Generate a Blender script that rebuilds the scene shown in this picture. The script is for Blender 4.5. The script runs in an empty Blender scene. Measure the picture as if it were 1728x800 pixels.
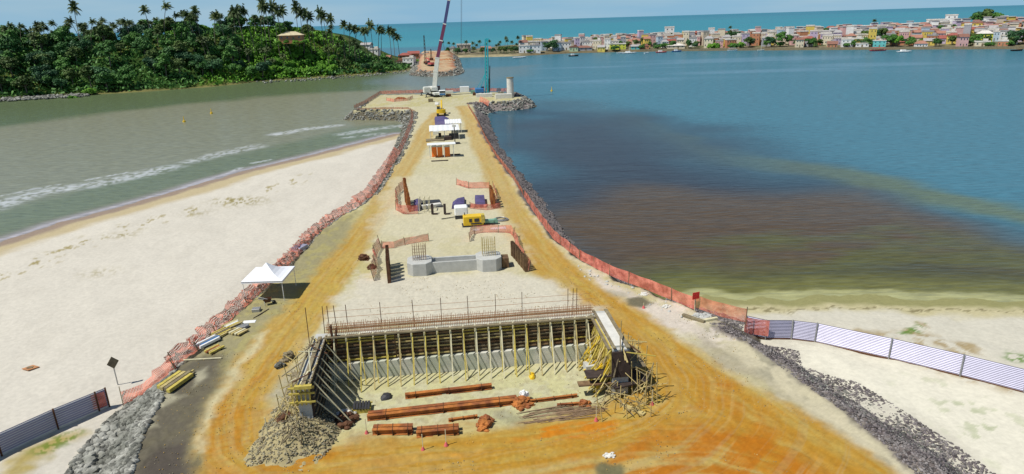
import bpy, bmesh, math, random
import numpy as np
from mathutils import Vector, Matrix
random.seed(7)
RNG = np.random.default_rng(11)
SC = bpy.context.scene
COL = SC.collection

# ------------------------------------------------------------------ camera, world, sun
FPX = 1100.0; PITCH = math.atan(366/1100.0); ROLL = math.radians(-1.72); CZ = 31.0
cam_data = bpy.data.cameras.new('camera'); cam = bpy.data.objects.new('camera', cam_data); COL.objects.link(cam)
cam_data.sensor_width = 36.0; cam_data.lens = 36.0*FPX/1728.0
cam_data.clip_start = 0.5; cam_data.clip_end = 120000
cam.location = (0, 0, CZ)
RM = Matrix.Rotation(math.pi/2-PITCH, 3, 'X') @ Matrix.Rotation(ROLL, 3, 'Z')
cam.rotation_euler = RM.to_euler()
SC.camera = cam
SUN_EL = 58.0
SUN_FROM = Vector((-0.88, -0.47, 0)).normalized()
SKYC = (3.1, 6.2, 8.9); SKYC2 = (4.8, 7.2, 9.0)
world = bpy.data.worlds.new("World"); SC.world = world; world.use_nodes = True
wn = world.node_tree; bg = wn.nodes['Background']
sky = wn.nodes.new('ShaderNodeTexSky'); sky.sky_type = 'NISHITA'; sky.sun_disc = False
sky.sun_elevation = math.radians(SUN_EL)
sky.sun_rotation = math.atan2(SUN_FROM.x, SUN_FROM.y)
sky.altitude = 0; sky.air_density = 1.0; sky.dust_density = 0.15; sky.ozone_density = 3.0
# clear sea air: the band of sky low over the horizon stays pale blue
tcs = wn.nodes.new('ShaderNodeTexCoord'); sxyz = wn.nodes.new('ShaderNodeSeparateXYZ'); wn.links.new(tcs.outputs['Generated'], sxyz.inputs[0])
mrs = wn.nodes.new('ShaderNodeMapRange'); mrs.inputs[1].default_value = 0.0; mrs.inputs[2].default_value = 0.45; mrs.inputs[3].default_value = 0.92; mrs.inputs[4].default_value = 0.0
wn.links.new(sxyz.outputs['Z'], mrs.inputs[0])
cld = wn.nodes.new('ShaderNodeTexNoise'); cld.inputs['Scale'].default_value = 3.0; cld.inputs['Detail'].default_value = 6
cmp_ = wn.nodes.new('ShaderNodeMapping'); cmp_.inputs['Scale'].default_value = (1, 1, 9); wn.links.new(tcs.outputs['Generated'], cmp_.inputs[0]); wn.links.new(cmp_.outputs[0], cld.inputs['Vector'])
crp = wn.nodes.new('ShaderNodeMapRange'); crp.inputs[1].default_value = 0.42; crp.inputs[2].default_value = 0.75; wn.links.new(cld.outputs['Fac'], crp.inputs[0])
hz = wn.nodes.new('ShaderNodeMix'); hz.data_type = 'RGBA'; hz.inputs['A'].default_value = (*SKYC, 1); hz.inputs['B'].default_value = (*SKYC2, 1)
wn.links.new(crp.outputs[0], hz.inputs['Factor'])
mxs = wn.nodes.new('ShaderNodeMix'); mxs.data_type = 'RGBA'; wn.links.new(mrs.outputs[0], mxs.inputs['Factor']); wn.links.new(sky.outputs[0], mxs.inputs['A']); wn.links.new(hz.outputs['Result'], mxs.inputs['B'])
wn.links.new(mxs.outputs['Result'], bg.inputs[0]); bg.inputs[1].default_value = 0.075
sun_data = bpy.data.lights.new('sun', 'SUN'); sun_data.energy = 4.7; sun_data.angle = math.radians(0.5); sun_data.color = (1, 0.97, 0.90)
sun = bpy.data.objects.new('sun', sun_data); COL.objects.link(sun)
el = math.radians(SUN_EL)
sun_dir = Vector((SUN_FROM.x*math.cos(el), SUN_FROM.y*math.cos(el), math.sin(el)))
sun.rotation_euler = sun_dir.to_track_quat('Z', 'Y').to_euler(); sun.location = sun_dir*300
vs = SC.view_settings; vs.view_transform = 'Standard'; vs.look = 'None'; vs.gamma = 1; vs.exposure = 0.0; vs.use_curve_mapping = False
SC.render.engine = 'CYCLES'

# ------------------------------------------------------------------ helpers
G = 2.8                                                        # grade of the causeway above the water
RN = np.array(RM)
def U(px, py, z=G):                                            # point of the photograph dropped on a horizontal plane
    d = RN @ np.array([(px-864)/FPX, -(py-400)/FPX, -1.0]); t = (z-CZ)/d[2]
    return (t*d[0], t*d[1])
def UV3(px, py, z=G):
    x, y = U(px, py, z); return Vector((x, y, z))
def UY(px, py, Y):
    d = RN @ np.array([(px-864)/FPX, -(py-400)/FPX, -1.0]); t = Y/d[1]
    return Vector((t*d[0], Y, CZ+t*d[2]))
def lin(c):
    return tuple((v/255/12.92 if v/255 <= 0.04045 else ((v/255+0.055)/1.055)**2.4) for v in c)

def tag(o, label=None, cat=None, group=None, kind=None):
    if label: o['label'] = label
    if cat: o['category'] = cat
    if group: o['group'] = group
    if kind: o['kind'] = kind
    return o
def thing(name, label, cat, loc=(0, 0, 0), rz=0, group=None):
    o = bpy.data.objects.new(name, None); COL.objects.link(o)
    o.location = loc; o.rotation_euler = (0, 0, rz); o.empty_display_size = 0.3
    return tag(o, label, cat, group)
def origin_of(o):
    v = Vector((0, 0, 0))
    while o is not None:
        v += o.location; o = o.parent
    return v
def dup(root, loc, rz=0, label=None, group=None, color=None, scale=None, parts=True):
    r = root.copy(); COL.objects.link(r); r.location = loc; r.rotation_euler = (0, 0, rz)
    if scale: r.scale = scale
    if label: r['label'] = label
    if group: r['group'] = group
    if parts:
        for ch in list(root.children):
            c = ch.copy(); COL.objects.link(c); c.parent = r
            if color and ch.name.split('.')[0] in color: c.color = color[ch.name.split('.')[0]]
            for g in list(ch.children):
                d = g.copy(); COL.objects.link(d); d.parent = c
    return r

class MB:
    def __init__(s): s.v = []; s.f = []; s.uv = None
    def quad(s, a, b, c, d):
        n = len(s.v); s.v += [tuple(a), tuple(b), tuple(c), tuple(d)]; s.f.append((n, n+1, n+2, n+3)); return s
    def poly(s, pts):
        n = len(s.v); s.v += [tuple(p) for p in pts]; s.f.append(tuple(range(n, n+len(pts)))); return s
    def box(s, c, size, rz=0, ax=None):
        c = Vector(c); hx, hy, hz = size[0]/2, size[1]/2, size[2]/2
        if ax is None:
            ex = Vector((math.cos(rz), math.sin(rz), 0)); ey = Vector((-math.sin(rz), math.cos(rz), 0)); ez = Vector((0, 0, 1))
        else: ex, ey, ez = ax
        n = len(s.v)
        for i in (-1, 1):
            for j in (-1, 1):
                for k in (-1, 1): s.v.append(tuple(c+ex*hx*i+ey*hy*j+ez*hz*k))
        for q in ((0, 1, 3, 2), (4, 6, 7, 5), (0, 4, 5, 1), (2, 3, 7, 6), (0, 2, 6, 4), (1, 5, 7, 3)):
            s.f.append(tuple(n+i for i in q))
        return s
    def bar(s, a, b, w, h=None):                               # square bar between two points
        a = Vector(a); b = Vector(b); d = b-a; L = d.length
        if L < 1e-6: return s
        ex = d/L; up = Vector((0, 0, 1)) if abs(ex.z) < 0.95 else Vector((0, 1, 0))
        ey = up.cross(ex).normalized(); ez = ex.cross(ey)
        return s.box((a+b)/2, (L, w, h or w), ax=(ex, ey, ez))
    def tube(s, a, b, r0, r1=None, n=8, caps=True):
        a = Vector(a); b = Vector(b); r1 = r0 if r1 is None else r1
        d = (b-a).normalized(); up = Vector((0, 0, 1)) if abs(d.z) < 0.95 else Vector((1, 0, 0))
        e1 = up.cross(d).normalized(); e2 = d.cross(e1); k = len(s.v)
        for p, r in ((a, r0), (b, r1)):
            for i in range(n):
                t = 2*math.pi*i/n; s.v.append(tuple(p+e1*r*math.cos(t)+e2*r*math.sin(t)))
        for i in range(n): s.f.append((k+i, k+(i+1) % n, k+n+(i+1) % n, k+n+i))
        if caps: s.f.append(tuple(k+n-1-i for i in range(n))); s.f.append(tuple(k+n+i for i in range(n)))
        return s
    def prism(s, pts, z0, z1, close=True):                      # pts in plan, counter clockwise
        n = len(pts); k = len(s.v)
        for z in (z0, z1): s.v += [(p[0], p[1], z) for p in pts]
        for i in range(n): s.f.append((k+i, k+(i+1) % n, k+n+(i+1) % n, k+n+i))
        s.f.append(tuple(k+n+i for i in range(n))); s.f.append(tuple(k+n-1-i for i in range(n)))
        return s
    def ibeam(s, a, b, h=0.4, w=0.3, t=0.03):
        a = Vector(a); b = Vector(b)
        z = Vector((0, 0, 1))
        s.bar(a+z*(h-t/2), b+z*(h-t/2), w, t); s.bar(a+z*(t/2), b+z*(t/2), w, t); s.bar(a+z*h/2, b+z*h/2, t*1.2, h-2*t); return s
    def blob(s, c, r, sub=1, jit=0.2, rng=random):
        k = len(s.v); bm = bmesh.new(); bmesh.ops.create_icosphere(bm, subdivisions=sub, radius=1)
        for v in bm.verts:
            m = 1+rng.uniform(-jit, jit); s.v.append((c[0]+v.co.x*r[0]*m, c[1]+v.co.y*r[1]*m, c[2]+v.co.z*r[2]*m))
        for f in bm.faces: s.f.append(tuple(k+v.index for v in f.verts))
        bm.free(); return s
    def build(s, name, mat, parent=None, smooth=False, bevel=0):
        o = origin_of(parent) if parent else Vector((0, 0, 0))
        me = bpy.data.meshes.new(name)
        me.from_pydata([(v[0]-o.x, v[1]-o.y, v[2]-o.z) for v in s.v], [], s.f)
        if s.uv: 
            l = me.uv_layers.new(name='UVMap'); l.data.foreach_set('uv', np.array(s.uv, 'f').ravel())
        me.materials.append(mat)
        if smooth: me.polygons.foreach_set('use_smooth', [True]*len(me.polygons))
        me.update()
        ob = bpy.data.objects.new(name, me); COL.objects.link(ob)
        if parent: ob.parent = parent
        if bevel:
            m = ob.modifiers.new('bevel', 'BEVEL'); m.width = bevel; m.segments = 1; m.limit_method = 'ANGLE'
        return ob
def np_mesh(name, V, Fq, mat, smooth=False, col=None, parent=None):   # V (n,3), F (m,3|4)
    me = bpy.data.meshes.new(name); n = len(V); m, k = Fq.shape
    me.vertices.add(n); me.vertices.foreach_set('co', V.astype('f').ravel())
    me.loops.add(m*k); me.loops.foreach_set('vertex_index', Fq.astype('i').ravel())
    me.polygons.add(m); me.polygons.foreach_set('loop_start', np.arange(0, m*k, k, dtype='i'))
    me.polygons.foreach_set('loop_total', np.full(m, k, dtype='i'))
    if smooth: me.polygons.foreach_set('use_smooth', np.ones(m, bool))
    me.update(calc_edges=True)
    if col is not None:
        a = me.attributes.new('Col', 'FLOAT_COLOR', 'POINT')
        a.data.foreach_set('color', np.concatenate([col, np.ones((n, 1))], 1).astype('f').ravel())
    me.materials.append(mat)
    ob = bpy.data.objects.new(name, me); COL.objects.link(ob)
    if parent: ob.parent = parent
    return ob

# value noise
_tab = RNG.random((256, 256))
def vnoise(x, y):
    xi = np.floor(x).astype(int); yi = np.floor(y).astype(int); fx = x-xi; fy = y-yi
    fx = fx*fx*(3-2*fx); fy = fy*fy*(3-2*fy)
    a = _tab[xi % 256, yi % 256]; b = _tab[(xi+1) % 256, yi % 256]; c = _tab[xi % 256, (yi+1) % 256]; d = _tab[(xi+1) % 256, (yi+1) % 256]
    return (a*(1-fx)+b*fx)*(1-fy)+(c*(1-fx)+d*fx)*fy
def fbm(x, y, o=4, off=0.0):
    s = 0; a = 0.5; t = 0
    for i in range(o):
        s = s+a*vnoise(x*2**i+17.3*i+off, y*2**i+9.1*i+off*1.7); t += a; a *= 0.55
    return s/t
def sstep(a, b, x):
    t = np.clip((x-a)/(b-a), 0, 1); return t*t*(3-2*t)
def pdist(X, Y, poly, closed=True):                             # distance to a polyline; also along and signed side
    P = np.array(poly, float); n = len(P); D = np.full(X.shape, 1e9); A = np.zeros(X.shape); S = np.zeros(X.shape); acc = 0
    for i in range(n if closed else n-1):
        a = P[i]; b = P[(i+1) % n]; d = b-a; L = math.hypot(*d)
        t = np.clip(((X-a[0])*d[0]+(Y-a[1])*d[1])/(L*L), 0, 1)
        dx = X-a[0]-t*d[0]; dy = Y-a[1]-t*d[1]; dd = np.hypot(dx, dy); m = dd < D
        D = np.where(m, dd, D); A = np.where(m, acc+t*L, A); S = np.where(m, np.sign(d[0]*dy-d[1]*dx), S); acc += L
    return D, A, S
def sdf(X, Y, poly):                                            # positive inside
    P = np.array(poly, float); n = len(P); ins = np.zeros(X.shape, bool)
    for i in range(n):
        x0, y0 = P[i]; x1, y1 = P[(i+1) % n]
        if y0 == y1: continue
        c = ((y0 > Y) != (y1 > Y)) & (X < (x1-x0)*(Y-y0)/(y1-y0)+x0); ins ^= c
    return np.where(ins, 1, -1)*pdist(X, Y, poly)[0]
def PX(l, z=G): return [U(a, b, z) for a, b in l]
def mixc(C, col, m, k=0.85):
    c = np.array(lin(col))*k; m = np.clip(m, 0, 1)[..., None]; return C*(1-m)+c*m

# ------------------------------------------------------------------ materials
def mat(name, color, rough=0.8, metal=0.0, var=0.18, scale=2.0, bump=0.0, bscale=None, color2=None, spec=0.4, attr=None, objcol=False, coat=0, island=0):
    m = bpy.data.materials.new(name); m.use_nodes = True; nt = m.node_tree; b = nt.nodes['Principled BSDF']
    b.inputs['Roughness'].default_value = rough; b.inputs['Metallic'].default_value = metal
    b.inputs['Specular IOR Level'].default_value = spec
    tc = nt.nodes.new('ShaderNodeNewGeometry'); nz = nt.nodes.new('ShaderNodeTexNoise'); nz.inputs['Scale'].default_value = scale; nz.inputs['Detail'].default_value = 5
    nz.inputs['Roughness'].default_value = 0.65
    nt.links.new(tc.outputs['Position'], nz.inputs['Vector'])
    cr = nt.nodes.new('ShaderNodeMapRange'); cr.inputs[1].default_value = 0.3; cr.inputs[2].default_value = 0.7; cr.inputs[3].default_value = 1-var; cr.inputs[4].default_value = 1+var
    nt.links.new(nz.outputs['Fac'], cr.inputs[0])
    mul = nt.nodes.new('ShaderNodeVectorMath'); mul.operation = 'SCALE'
    if attr:
        src = nt.nodes.new('ShaderNodeAttribute'); src.attribute_name = attr; out = src.outputs['Color']
    elif objcol:
        src = nt.nodes.new('ShaderNodeObjectInfo'); out = src.outputs['Color']
    elif color2:
        n2 = nt.nodes.new('ShaderNodeTexNoise'); n2.inputs['Scale'].default_value = scale*0.37; n2.inputs['Detail'].default_value = 4
        nt.links.new(tc.outputs['Position'], n2.inputs['Vector'])
        r2 = nt.nodes.new('ShaderNodeMapRange'); r2.inputs[1].default_value = 0.42; r2.inputs[2].default_value = 0.58
        nt.links.new(n2.outputs['Fac'], r2.inputs[0])
        mx = nt.nodes.new('ShaderNodeMix'); mx.data_type = 'RGBA'; mx.inputs['A'].default_value = (*color, 1); mx.inputs['B'].default_value = (*color2, 1)
        nt.links.new(r2.outputs[0], mx.inputs['Factor']); out = mx.outputs['Result']
    else:
        src = nt.nodes.new('ShaderNodeRGB'); src.outputs[0].default_value = (*color, 1); out = src.outputs[0]
    nt.links.new(out, mul.inputs[0]); nt.links.new(cr.outputs[0], mul.inputs['Scale']); nt.links.new(mul.outputs[0], b.inputs['Base Color'])
    if island:
        gi = nt.nodes.new('ShaderNodeNewGeometry'); mi_ = nt.nodes.new('ShaderNodeMapRange'); mi_.inputs[3].default_value = 1-island; mi_.inputs[4].default_value = 1+island*0.7
        nt.links.new(gi.outputs['Random Per Island'], mi_.inputs[0]); m2 = nt.nodes.new('ShaderNodeVectorMath'); m2.operation = 'SCALE'
        nt.links.new(mul.outputs[0], m2.inputs[0]); nt.links.new(mi_.outputs[0], m2.inputs['Scale']); nt.links.new(m2.outputs[0], b.inputs['Base Color'])
    if bump:
        bp = nt.nodes.new('ShaderNodeBump'); bp.inputs['Strength'].default_value = bump; bp.inputs['Distance'].default_value = 0.1
        nb = nt.nodes.new('ShaderNodeTexNoise'); nb.inputs['Scale'].default_value = bscale or scale*2; nb.inputs['Detail'].default_value = 6
        nt.links.new(tc.outputs['Position'], nb.inputs['Vector']); nt.links.new(nb.outputs['Fac'], bp.inputs['Height']); nt.links.new(bp.outputs[0], b.inputs['Normal'])
    if coat: b.inputs['Coat Weight'].default_value = coat
    return m
M = {}
M['ground'] = mat('ground', (0, 0, 0), 0.95, attr='Col', var=0.09, scale=2.2, bump=0.22, bscale=3.0, spec=0.15)
M['land'] = mat('land', (0, 0, 0), 0.95, attr='Col', var=0.25, scale=0.25, bump=0.3, bscale=0.5, spec=0.1)
M['rock'] = mat('rock', (0.16, 0.16, 0.135), 0.9, island=.6, var=0.3, scale=1.2, bump=0.5, bscale=6, color2=(0.29, 0.285, 0.25), spec=0.2)
M['darkrock'] = mat('dark rock', (0.14, 0.12, 0.12), 0.9, island=.6, var=0.35, scale=2.2, bump=0.5, bscale=6, color2=(0.2, 0.18, 0.17), spec=0.2)
M['clay'] = mat('clay clods', (0.42, 0.28, 0.09), 0.95, island=.4, var=.2, scale=2, spec=.1)
M['palestone'] = mat('pale stone chips', (0.30, 0.27, 0.18), 0.9, island=.6, var=.2, scale=2)
M['concrete'] = mat('concrete', (0.46, 0.46, 0.43), 0.9, var=0.12, scale=1.5, bump=0.1, spec=0.2)
M['paleconcrete'] = mat('pale concrete', (0.62, 0.6, 0.54), 0.9, var=0.15, scale=1.0, bump=0.1, spec=0.2)
M['greenconc'] = mat('fresh concrete', (0.45, 0.47, 0.38), 0.9, var=0.18, scale=1.1, spec=0.2, color2=(0.56, 0.55, 0.48))
M['timber'] = mat('timber', (0.5, 0.40, 0.16), 0.85, var=0.25, scale=3, color2=(0.42, 0.33, 0.15), spec=0.2)
M['paletimber'] = mat('pale timber', (0.60, 0.55, 0.36), 0.85, var=0.2, scale=3, spec=0.2)
M['oldwood'] = mat('weathered wood', (0.24, 0.20, 0.12), 0.9, var=0.3, scale=3, color2=(0.2, 0.16, 0.1), spec=0.2)
M['yellowwood'] = mat('yellow formwork timber', (0.50, 0.40, 0.09), 0.8, var=0.3, scale=3, spec=0.2)
M['ply'] = mat('stained plywood', (0.13, 0.075, 0.04), 0.85, var=0.35, scale=2, color2=(0.22, 0.14, 0.07), spec=0.3)
M['darkply'] = mat('dark plywood', (0.05, 0.035, 0.03), 0.8, var=0.4, scale=2, spec=0.3)
M['rust'] = mat('rusty steel', (0.42, 0.15, 0.035), 0.85, var=0.3, scale=2, bump=0.15, color2=(0.24, 0.08, 0.03), spec=0.3)
M['palerust'] = mat('pale rusty rebar', (0.42, 0.20, 0.09), 0.85, var=0.3, scale=2, spec=0.3)
M['darkrust'] = mat('dark rusty steel', (0.11, 0.05, 0.025), 0.85, var=0.4, scale=2, bump=0.2, spec=0.3)
M['rebar'] = mat('rebar', (0.30, 0.20, 0.12), 0.8, var=0.2, scale=2, spec=0.3)
M['steel'] = mat('grey steel', (0.35, 0.35, 0.34), 0.5, 0.5, var=0.15, scale=2)
M['darksteel'] = mat('dark steel', (0.05, 0.05, 0.055), 0.6, 0.3, var=0.3, scale=2)
M['black'] = mat('black rubber', (0.025, 0.025, 0.028), 0.8, var=0.3)
M['white'] = mat('white paint', (0.78, 0.78, 0.76), 0.5, var=0.06, scale=1)
M['offwhite'] = mat('off white paint', (0.66, 0.66, 0.6), 0.6, var=0.12, scale=1)
M['canvas'] = mat('white canvas', (0.8, 0.8, 0.82), 0.7, var=0.04, scale=1)
M['yellow'] = mat('yellow paint', (0.72, 0.47, 0.02), 0.45, var=0.12, scale=2)
M['teal'] = mat('teal paint', (0.03, 0.38, 0.43), 0.45, var=0.12, scale=2)
M['blue'] = mat('blue paint', (0.04, 0.16, 0.36), 0.45, var=0.12, scale=2)
M['navy'] = mat('dark blue boom paint', (0.07, 0.07, 0.19), 0.45, var=0.12, scale=1)
M['maroon'] = mat('maroon boom paint', (0.17, 0.04, 0.09), 0.45, var=0.12, scale=1)
M['orange'] = mat('orange plastic', (0.85, 0.20, 0.02), 0.5, var=0.08, scale=1)
M['redpaint'] = mat('red paint', (0.62, 0.03, 0.02), 0.5, var=0.1, scale=1)
M['pink'] = mat('faded red paint', (0.6, 0.12, 0.12), 0.6, var=0.15, scale=1)
M['purple'] = mat('violet tarpaulin', (0.09, 0.07, 0.17), 0.6, var=0.3, scale=1.5)
M['glass'] = mat('dark glass', (0.03, 0.05, 0.07), 0.12, var=0.1, spec=0.8)
M['green'] = mat('green paint', (0.18, 0.34, 0.25), 0.6, var=0.2, scale=1)
M['wall'] = mat('painted house wall', (0, 0, 0), 0.85, objcol=True, var=0.12, scale=0.5, spec=0.2)
M['roof'] = mat('house roof', (0, 0, 0), 0.9, objcol=True, var=0.22, scale=0.8, spec=0.15)
M['cable'] = mat('steel cable', (0.07, 0.08, 0.10), 0.6)
def corrugated(name, c1, c2):                                    # sheet steel with horizontal ribs
    m = mat(name, c1, 0.45, 0.25, var=0.08, scale=0.8, spec=0.4); return m
M['sheetblue'] = corrugated('violet blue sheet steel', (0.46, 0.42, 0.56), None)
M['sheetwhite'] = corrugated('bare sheet steel', (0.37, 0.36, 0.46), None)
def netmat(name, c, hole):
    m = bpy.data.materials.new(name); m.use_nodes = True; nt = m.node_tree; b = nt.nodes['Principled BSDF']
    b.inputs['Base Color'].default_value = (*c, 1); b.inputs['Roughness'].default_value = 0.7
    gg = nt.nodes.new('ShaderNodeNewGeometry'); nn = nt.nodes.new('ShaderNodeTexNoise'); nn.inputs['Scale'].default_value = 1.3; nn.inputs['Detail'].default_value = 6; nt.links.new(gg.outputs['Position'], nn.inputs['Vector'])
    rr_ = nt.nodes.new('ShaderNodeMapRange'); rr_.inputs[1].default_value = .35; rr_.inputs[2].default_value = .65; nt.links.new(nn.outputs['Fac'], rr_.inputs[0])
    mc = nt.nodes.new('ShaderNodeMix'); mc.data_type = 'RGBA'; mc.inputs['A'].default_value = (c[0]*.5, c[1]*.38, c[2]*.36, 1); mc.inputs['B'].default_value = (c[0]*1.02, c[1]*1.25, c[2]*1.25, 1); nt.links.new(rr_.outputs[0], mc.inputs['Factor']); nt.links.new(mc.outputs['Result'], b.inputs['Base Color'])
    uv = nt.nodes.new('ShaderNodeUVMap'); sep = nt.nodes.new('ShaderNodeSeparateXYZ'); nt.links.new(uv.outputs[0], sep.inputs[0])
    outs = []
    for k in (0, 1):
        f = nt.nodes.new('ShaderNodeMath'); f.operation = 'MULTIPLY'; f.inputs[1].default_value = 9.0; nt.links.new(sep.outputs[k], f.inputs[0])
        g = nt.nodes.new('ShaderNodeMath'); g.operation = 'FRACT'; nt.links.new(f.outputs[0], g.inputs[0])
        h = nt.nodes.new('ShaderNodeMath'); h.operation = 'LESS_THAN'; h.inputs[1].default_value = hole; nt.links.new(g.outputs[0], h.inputs[0]); outs.append(h)
    mm = nt.nodes.new('ShaderNodeMath'); mm.operation = 'MULTIPLY'; nt.links.new(outs[0].outputs[0], mm.inputs[0]); nt.links.new(outs[1].outputs[0], mm.inputs[1])
    tr = nt.nodes.new('ShaderNodeBsdfTransparent'); mx = nt.nodes.new('ShaderNodeMixShader')
    nt.links.new(mm.outputs[0], mx.inputs[0]); nt.links.new(b.outputs[0], mx.inputs[1]); nt.links.new(tr.outputs[0], mx.inputs[2])
    nt.links.new(mx.outputs[0], nt.nodes['Material Output'].inputs[0]); return m
M['net'] = netmat('orange safety mesh', (0.80, 0.20, 0.13), 0.62)
M['netdense'] = netmat('salmon safety mesh', (0.82, 0.22, 0.13), 0.6)
M['netred'] = netmat('red safety mesh', (0.85, 0.22, 0.16), 0.48)
def leafmat(name, c1, c2, sc=0.5):
    m = bpy.data.materials.new(name); m.use_nodes = True; nt = m.node_tree; b = nt.nodes['Principled BSDF']
    b.inputs['Roughness'].default_value = 0.6; b.inputs['Specular IOR Level'].default_value = 0.25
    g = nt.nodes.new('ShaderNodeNewGeometry'); nz = nt.nodes.new('ShaderNodeTexNoise'); nz.inputs['Scale'].default_value = sc; nz.inputs['Detail'].default_value = 4
    nt.links.new(g.outputs['Position'], nz.inputs['Vector'])
    oi = nt.nodes.new('ShaderNodeObjectInfo'); ad = nt.nodes.new('ShaderNodeMath'); ad.operation = 'MULTIPLY_ADD'
    nt.links.new(oi.outputs['Random'], ad.inputs[0]); ad.inputs[1].default_value = 0.5; isl = nt.nodes.new('ShaderNodeMath'); isl.operation = 'MULTIPLY_ADD'; isl.inputs[1].default_value = 0.35; nt.links.new(g.outputs['Random Per Island'], isl.inputs[0]); nt.links.new(nz.outputs['Fac'], isl.inputs[2]); nt.links.new(isl.outputs[0], ad.inputs[2])
    r = nt.nodes.new('ShaderNodeMapRange'); r.inputs[1].default_value = 0.6; r.inputs[2].default_value = 1.3; nt.links.new(ad.outputs[0], r.inputs[0])
    mx = nt.nodes.new('ShaderNodeMix'); mx.data_type = 'RGBA'; mx.inputs['A'].default_value = (*c1, 1); mx.inputs['B'].default_value = (*c2, 1)
    nt.links.new(r.outputs[0], mx.inputs['Factor']); nt.links.new(mx.outputs['Result'], b.inputs['Base Color'])
    return m
M['leaf'] = leafmat('broad leaves', (0.032, 0.10, 0.026), (0.11, 0.25, 0.045))
M['leafolive'] = leafmat('olive leaves', (0.055, 0.095, 0.022), (0.13, 0.20, 0.05))
M['leafdark'] = leafmat('deep green leaves', (0.022, 0.072, 0.032), (0.06, 0.15, 0.05))
M['leafbright'] = leafmat('bright leaves', (0.07, 0.20, 0.02), (0.17, 0.36, 0.03))
M['leafpalm'] = leafmat('palm fronds', (0.035, 0.07, 0.022), (0.10, 0.13, 0.04))
M['trunk'] = mat('bark', (0.16, 0.13, 0.10), 0.9, var=0.25, scale=2)
# water
def water_mat():
    m = bpy.data.materials.new('water'); m.use_nodes = True; nt = m.node_tree; b = nt.nodes['Principled BSDF']
    b.inputs['Roughness'].default_value = 0.16; b.inputs['IOR'].default_value = 1.33; b.inputs['Specular IOR Level'].default_value = 0.3
    a = nt.nodes.new('ShaderNodeAttribute'); a.attribute_name = 'Col'
    g = nt.nodes.new('ShaderNodeNewGeometry'); 
    def noise(sx, sy, scale, det, rot=0.12):
        mp = nt.nodes.new('ShaderNodeMapping'); mp.inputs['Scale'].default_value = (sx, sy, 1); mp.inputs['Rotation'].default_value = (0, 0, rot)
        nt.links.new(g.outputs['Position'], mp.inputs[0]); n = nt.nodes.new('ShaderNodeTexNoise'); n.inputs['Scale'].default_value = scale; n.inputs['Detail'].default_value = det
        n.inputs['Roughness'].default_value = 0.6
        nt.links.new(mp.outputs[0], n.inputs['Vector']); return n
    n1 = noise(0.3, 1, 1.1, 3); n2 = noise(0.35, 1, 0.16, 3, 0.3)
    sm = nt.nodes.new('ShaderNodeMath'); sm.operation = 'MULTIPLY_ADD'; nt.links.new(n2.outputs['Fac'], sm.inputs[0]); sm.inputs[1].default_value = 2.2; nt.links.new(n1.outputs['Fac'], sm.inputs[2])
    bp = nt.nodes.new('ShaderNodeBump'); bp.inputs['Strength'].default_value = 0.55; bp.inputs['Distance'].default_value = 0.16
    nt.links.new(sm.outputs[0], bp.inputs['Height']); 
    n3 = noise(0.25, 1, 1.3, 5); r = nt.nodes.new('ShaderNodeMapRange'); r.inputs[1].default_value = 0.3; r.inputs[2].default_value = 0.7; r.inputs[3].default_value = 0.72; r.inputs[4].default_value = 1.28
    nt.links.new(n3.outputs['Fac'], r.inputs[0]); mu = nt.nodes.new('ShaderNodeVectorMath'); mu.operation = 'SCALE'
    nt.links.new(a.outputs['Color'], mu.inputs[0]); nt.links.new(r.outputs[0], mu.inputs['Scale']); 
    # wind ruffled water: reflection is capped well below a mirror's, even near the horizon
    df = nt.nodes.new('ShaderNodeBsdfDiffuse'); gl = nt.nodes.new('ShaderNodeBsdfGlossy'); gl.inputs['Roughness'].default_value = 0.2
    nt.links.new(mu.outputs[0], df.inputs['Color']); nt.links.new(bp.outputs[0], gl.inputs['Normal']); nt.links.new(bp.outputs[0], df.inputs['Normal'])
    fr = nt.nodes.new('ShaderNodeFresnel'); fr.inputs['IOR'].default_value = 1.33; nt.links.new(bp.outputs[0], fr.inputs['Normal'])
    mn = nt.nodes.new('ShaderNodeMath'); mn.operation = 'MINIMUM'; mn.inputs[1].default_value = 0.30; nt.links.new(fr.outputs[0], mn.inputs[0])
    mx = nt.nodes.new('ShaderNodeMixShader'); nt.links.new(mn.outputs[0], mx.inputs[0]); nt.links.new(df.outputs[0], mx.inputs[1]); nt.links.new(gl.outputs[0], mx.inputs[2])
    nt.links.new(mx.outputs[0], nt.nodes['Material Output'].inputs[0]); nt.nodes.remove(b)
    return m
M['water'] = water_mat()
# ------------------------------------------------------------------ near ground: causeway, beaches (one sheet), painted dirt colours
CREST = [(600,186),(612,178),(640,160),(720,158),(800,155),(868,156),(884,163),(884,168),(860,171),(820,173),(800,178),
         (806,205),(818,235),(838,268),(864,300),(882,330),(907,370),(932,405),(976,440),(1030,468),(1100,495),(1170,524),(1215,542),
         (1250,566),(1300,590),(1350,630),(1420,672),(1500,725),(1590,800),(1750,960),(1950,1200),(-250,1200),(60,960),(214,800),(246,742),(270,690),(280,650),
         (300,618),(340,588),(390,542),(427,507),(470,470),(506,432),(537,396),(570,368),(612,346),(636,330),(660,292),(681,256),(692,230),(700,205),(704,192),(690,187),(650,186)]
EMB = PX(CREST)
BL = PX([(668,226),(600,243),(520,263),(400,292),(230,342),(100,377),(0,410),(-300,500),(-800,640),(-900,1300),(500,1300),(420,700),(560,560),(720,370),(735,290),(725,226)], 0)
BR = PX([(1185,500),(1250,509),(1400,502),(1500,502),(1600,507),(1728,511),(2100,530),(2600,580),(2700,1300),(1100,1300),(1100,540)], 0)
dep = np.concatenate([np.linspace(4.6, 14, 120)[:-1], np.linspace(14, 52, 330)])
azi = np.linspace(-56, 52, 880)
DEP, AZ = np.meshgrid(np.radians(dep), np.radians(azi), indexing='ij')
DD = 31.0/np.tan(DEP); X = DD*np.tan(AZ)*1.0; Y = DD
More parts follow.
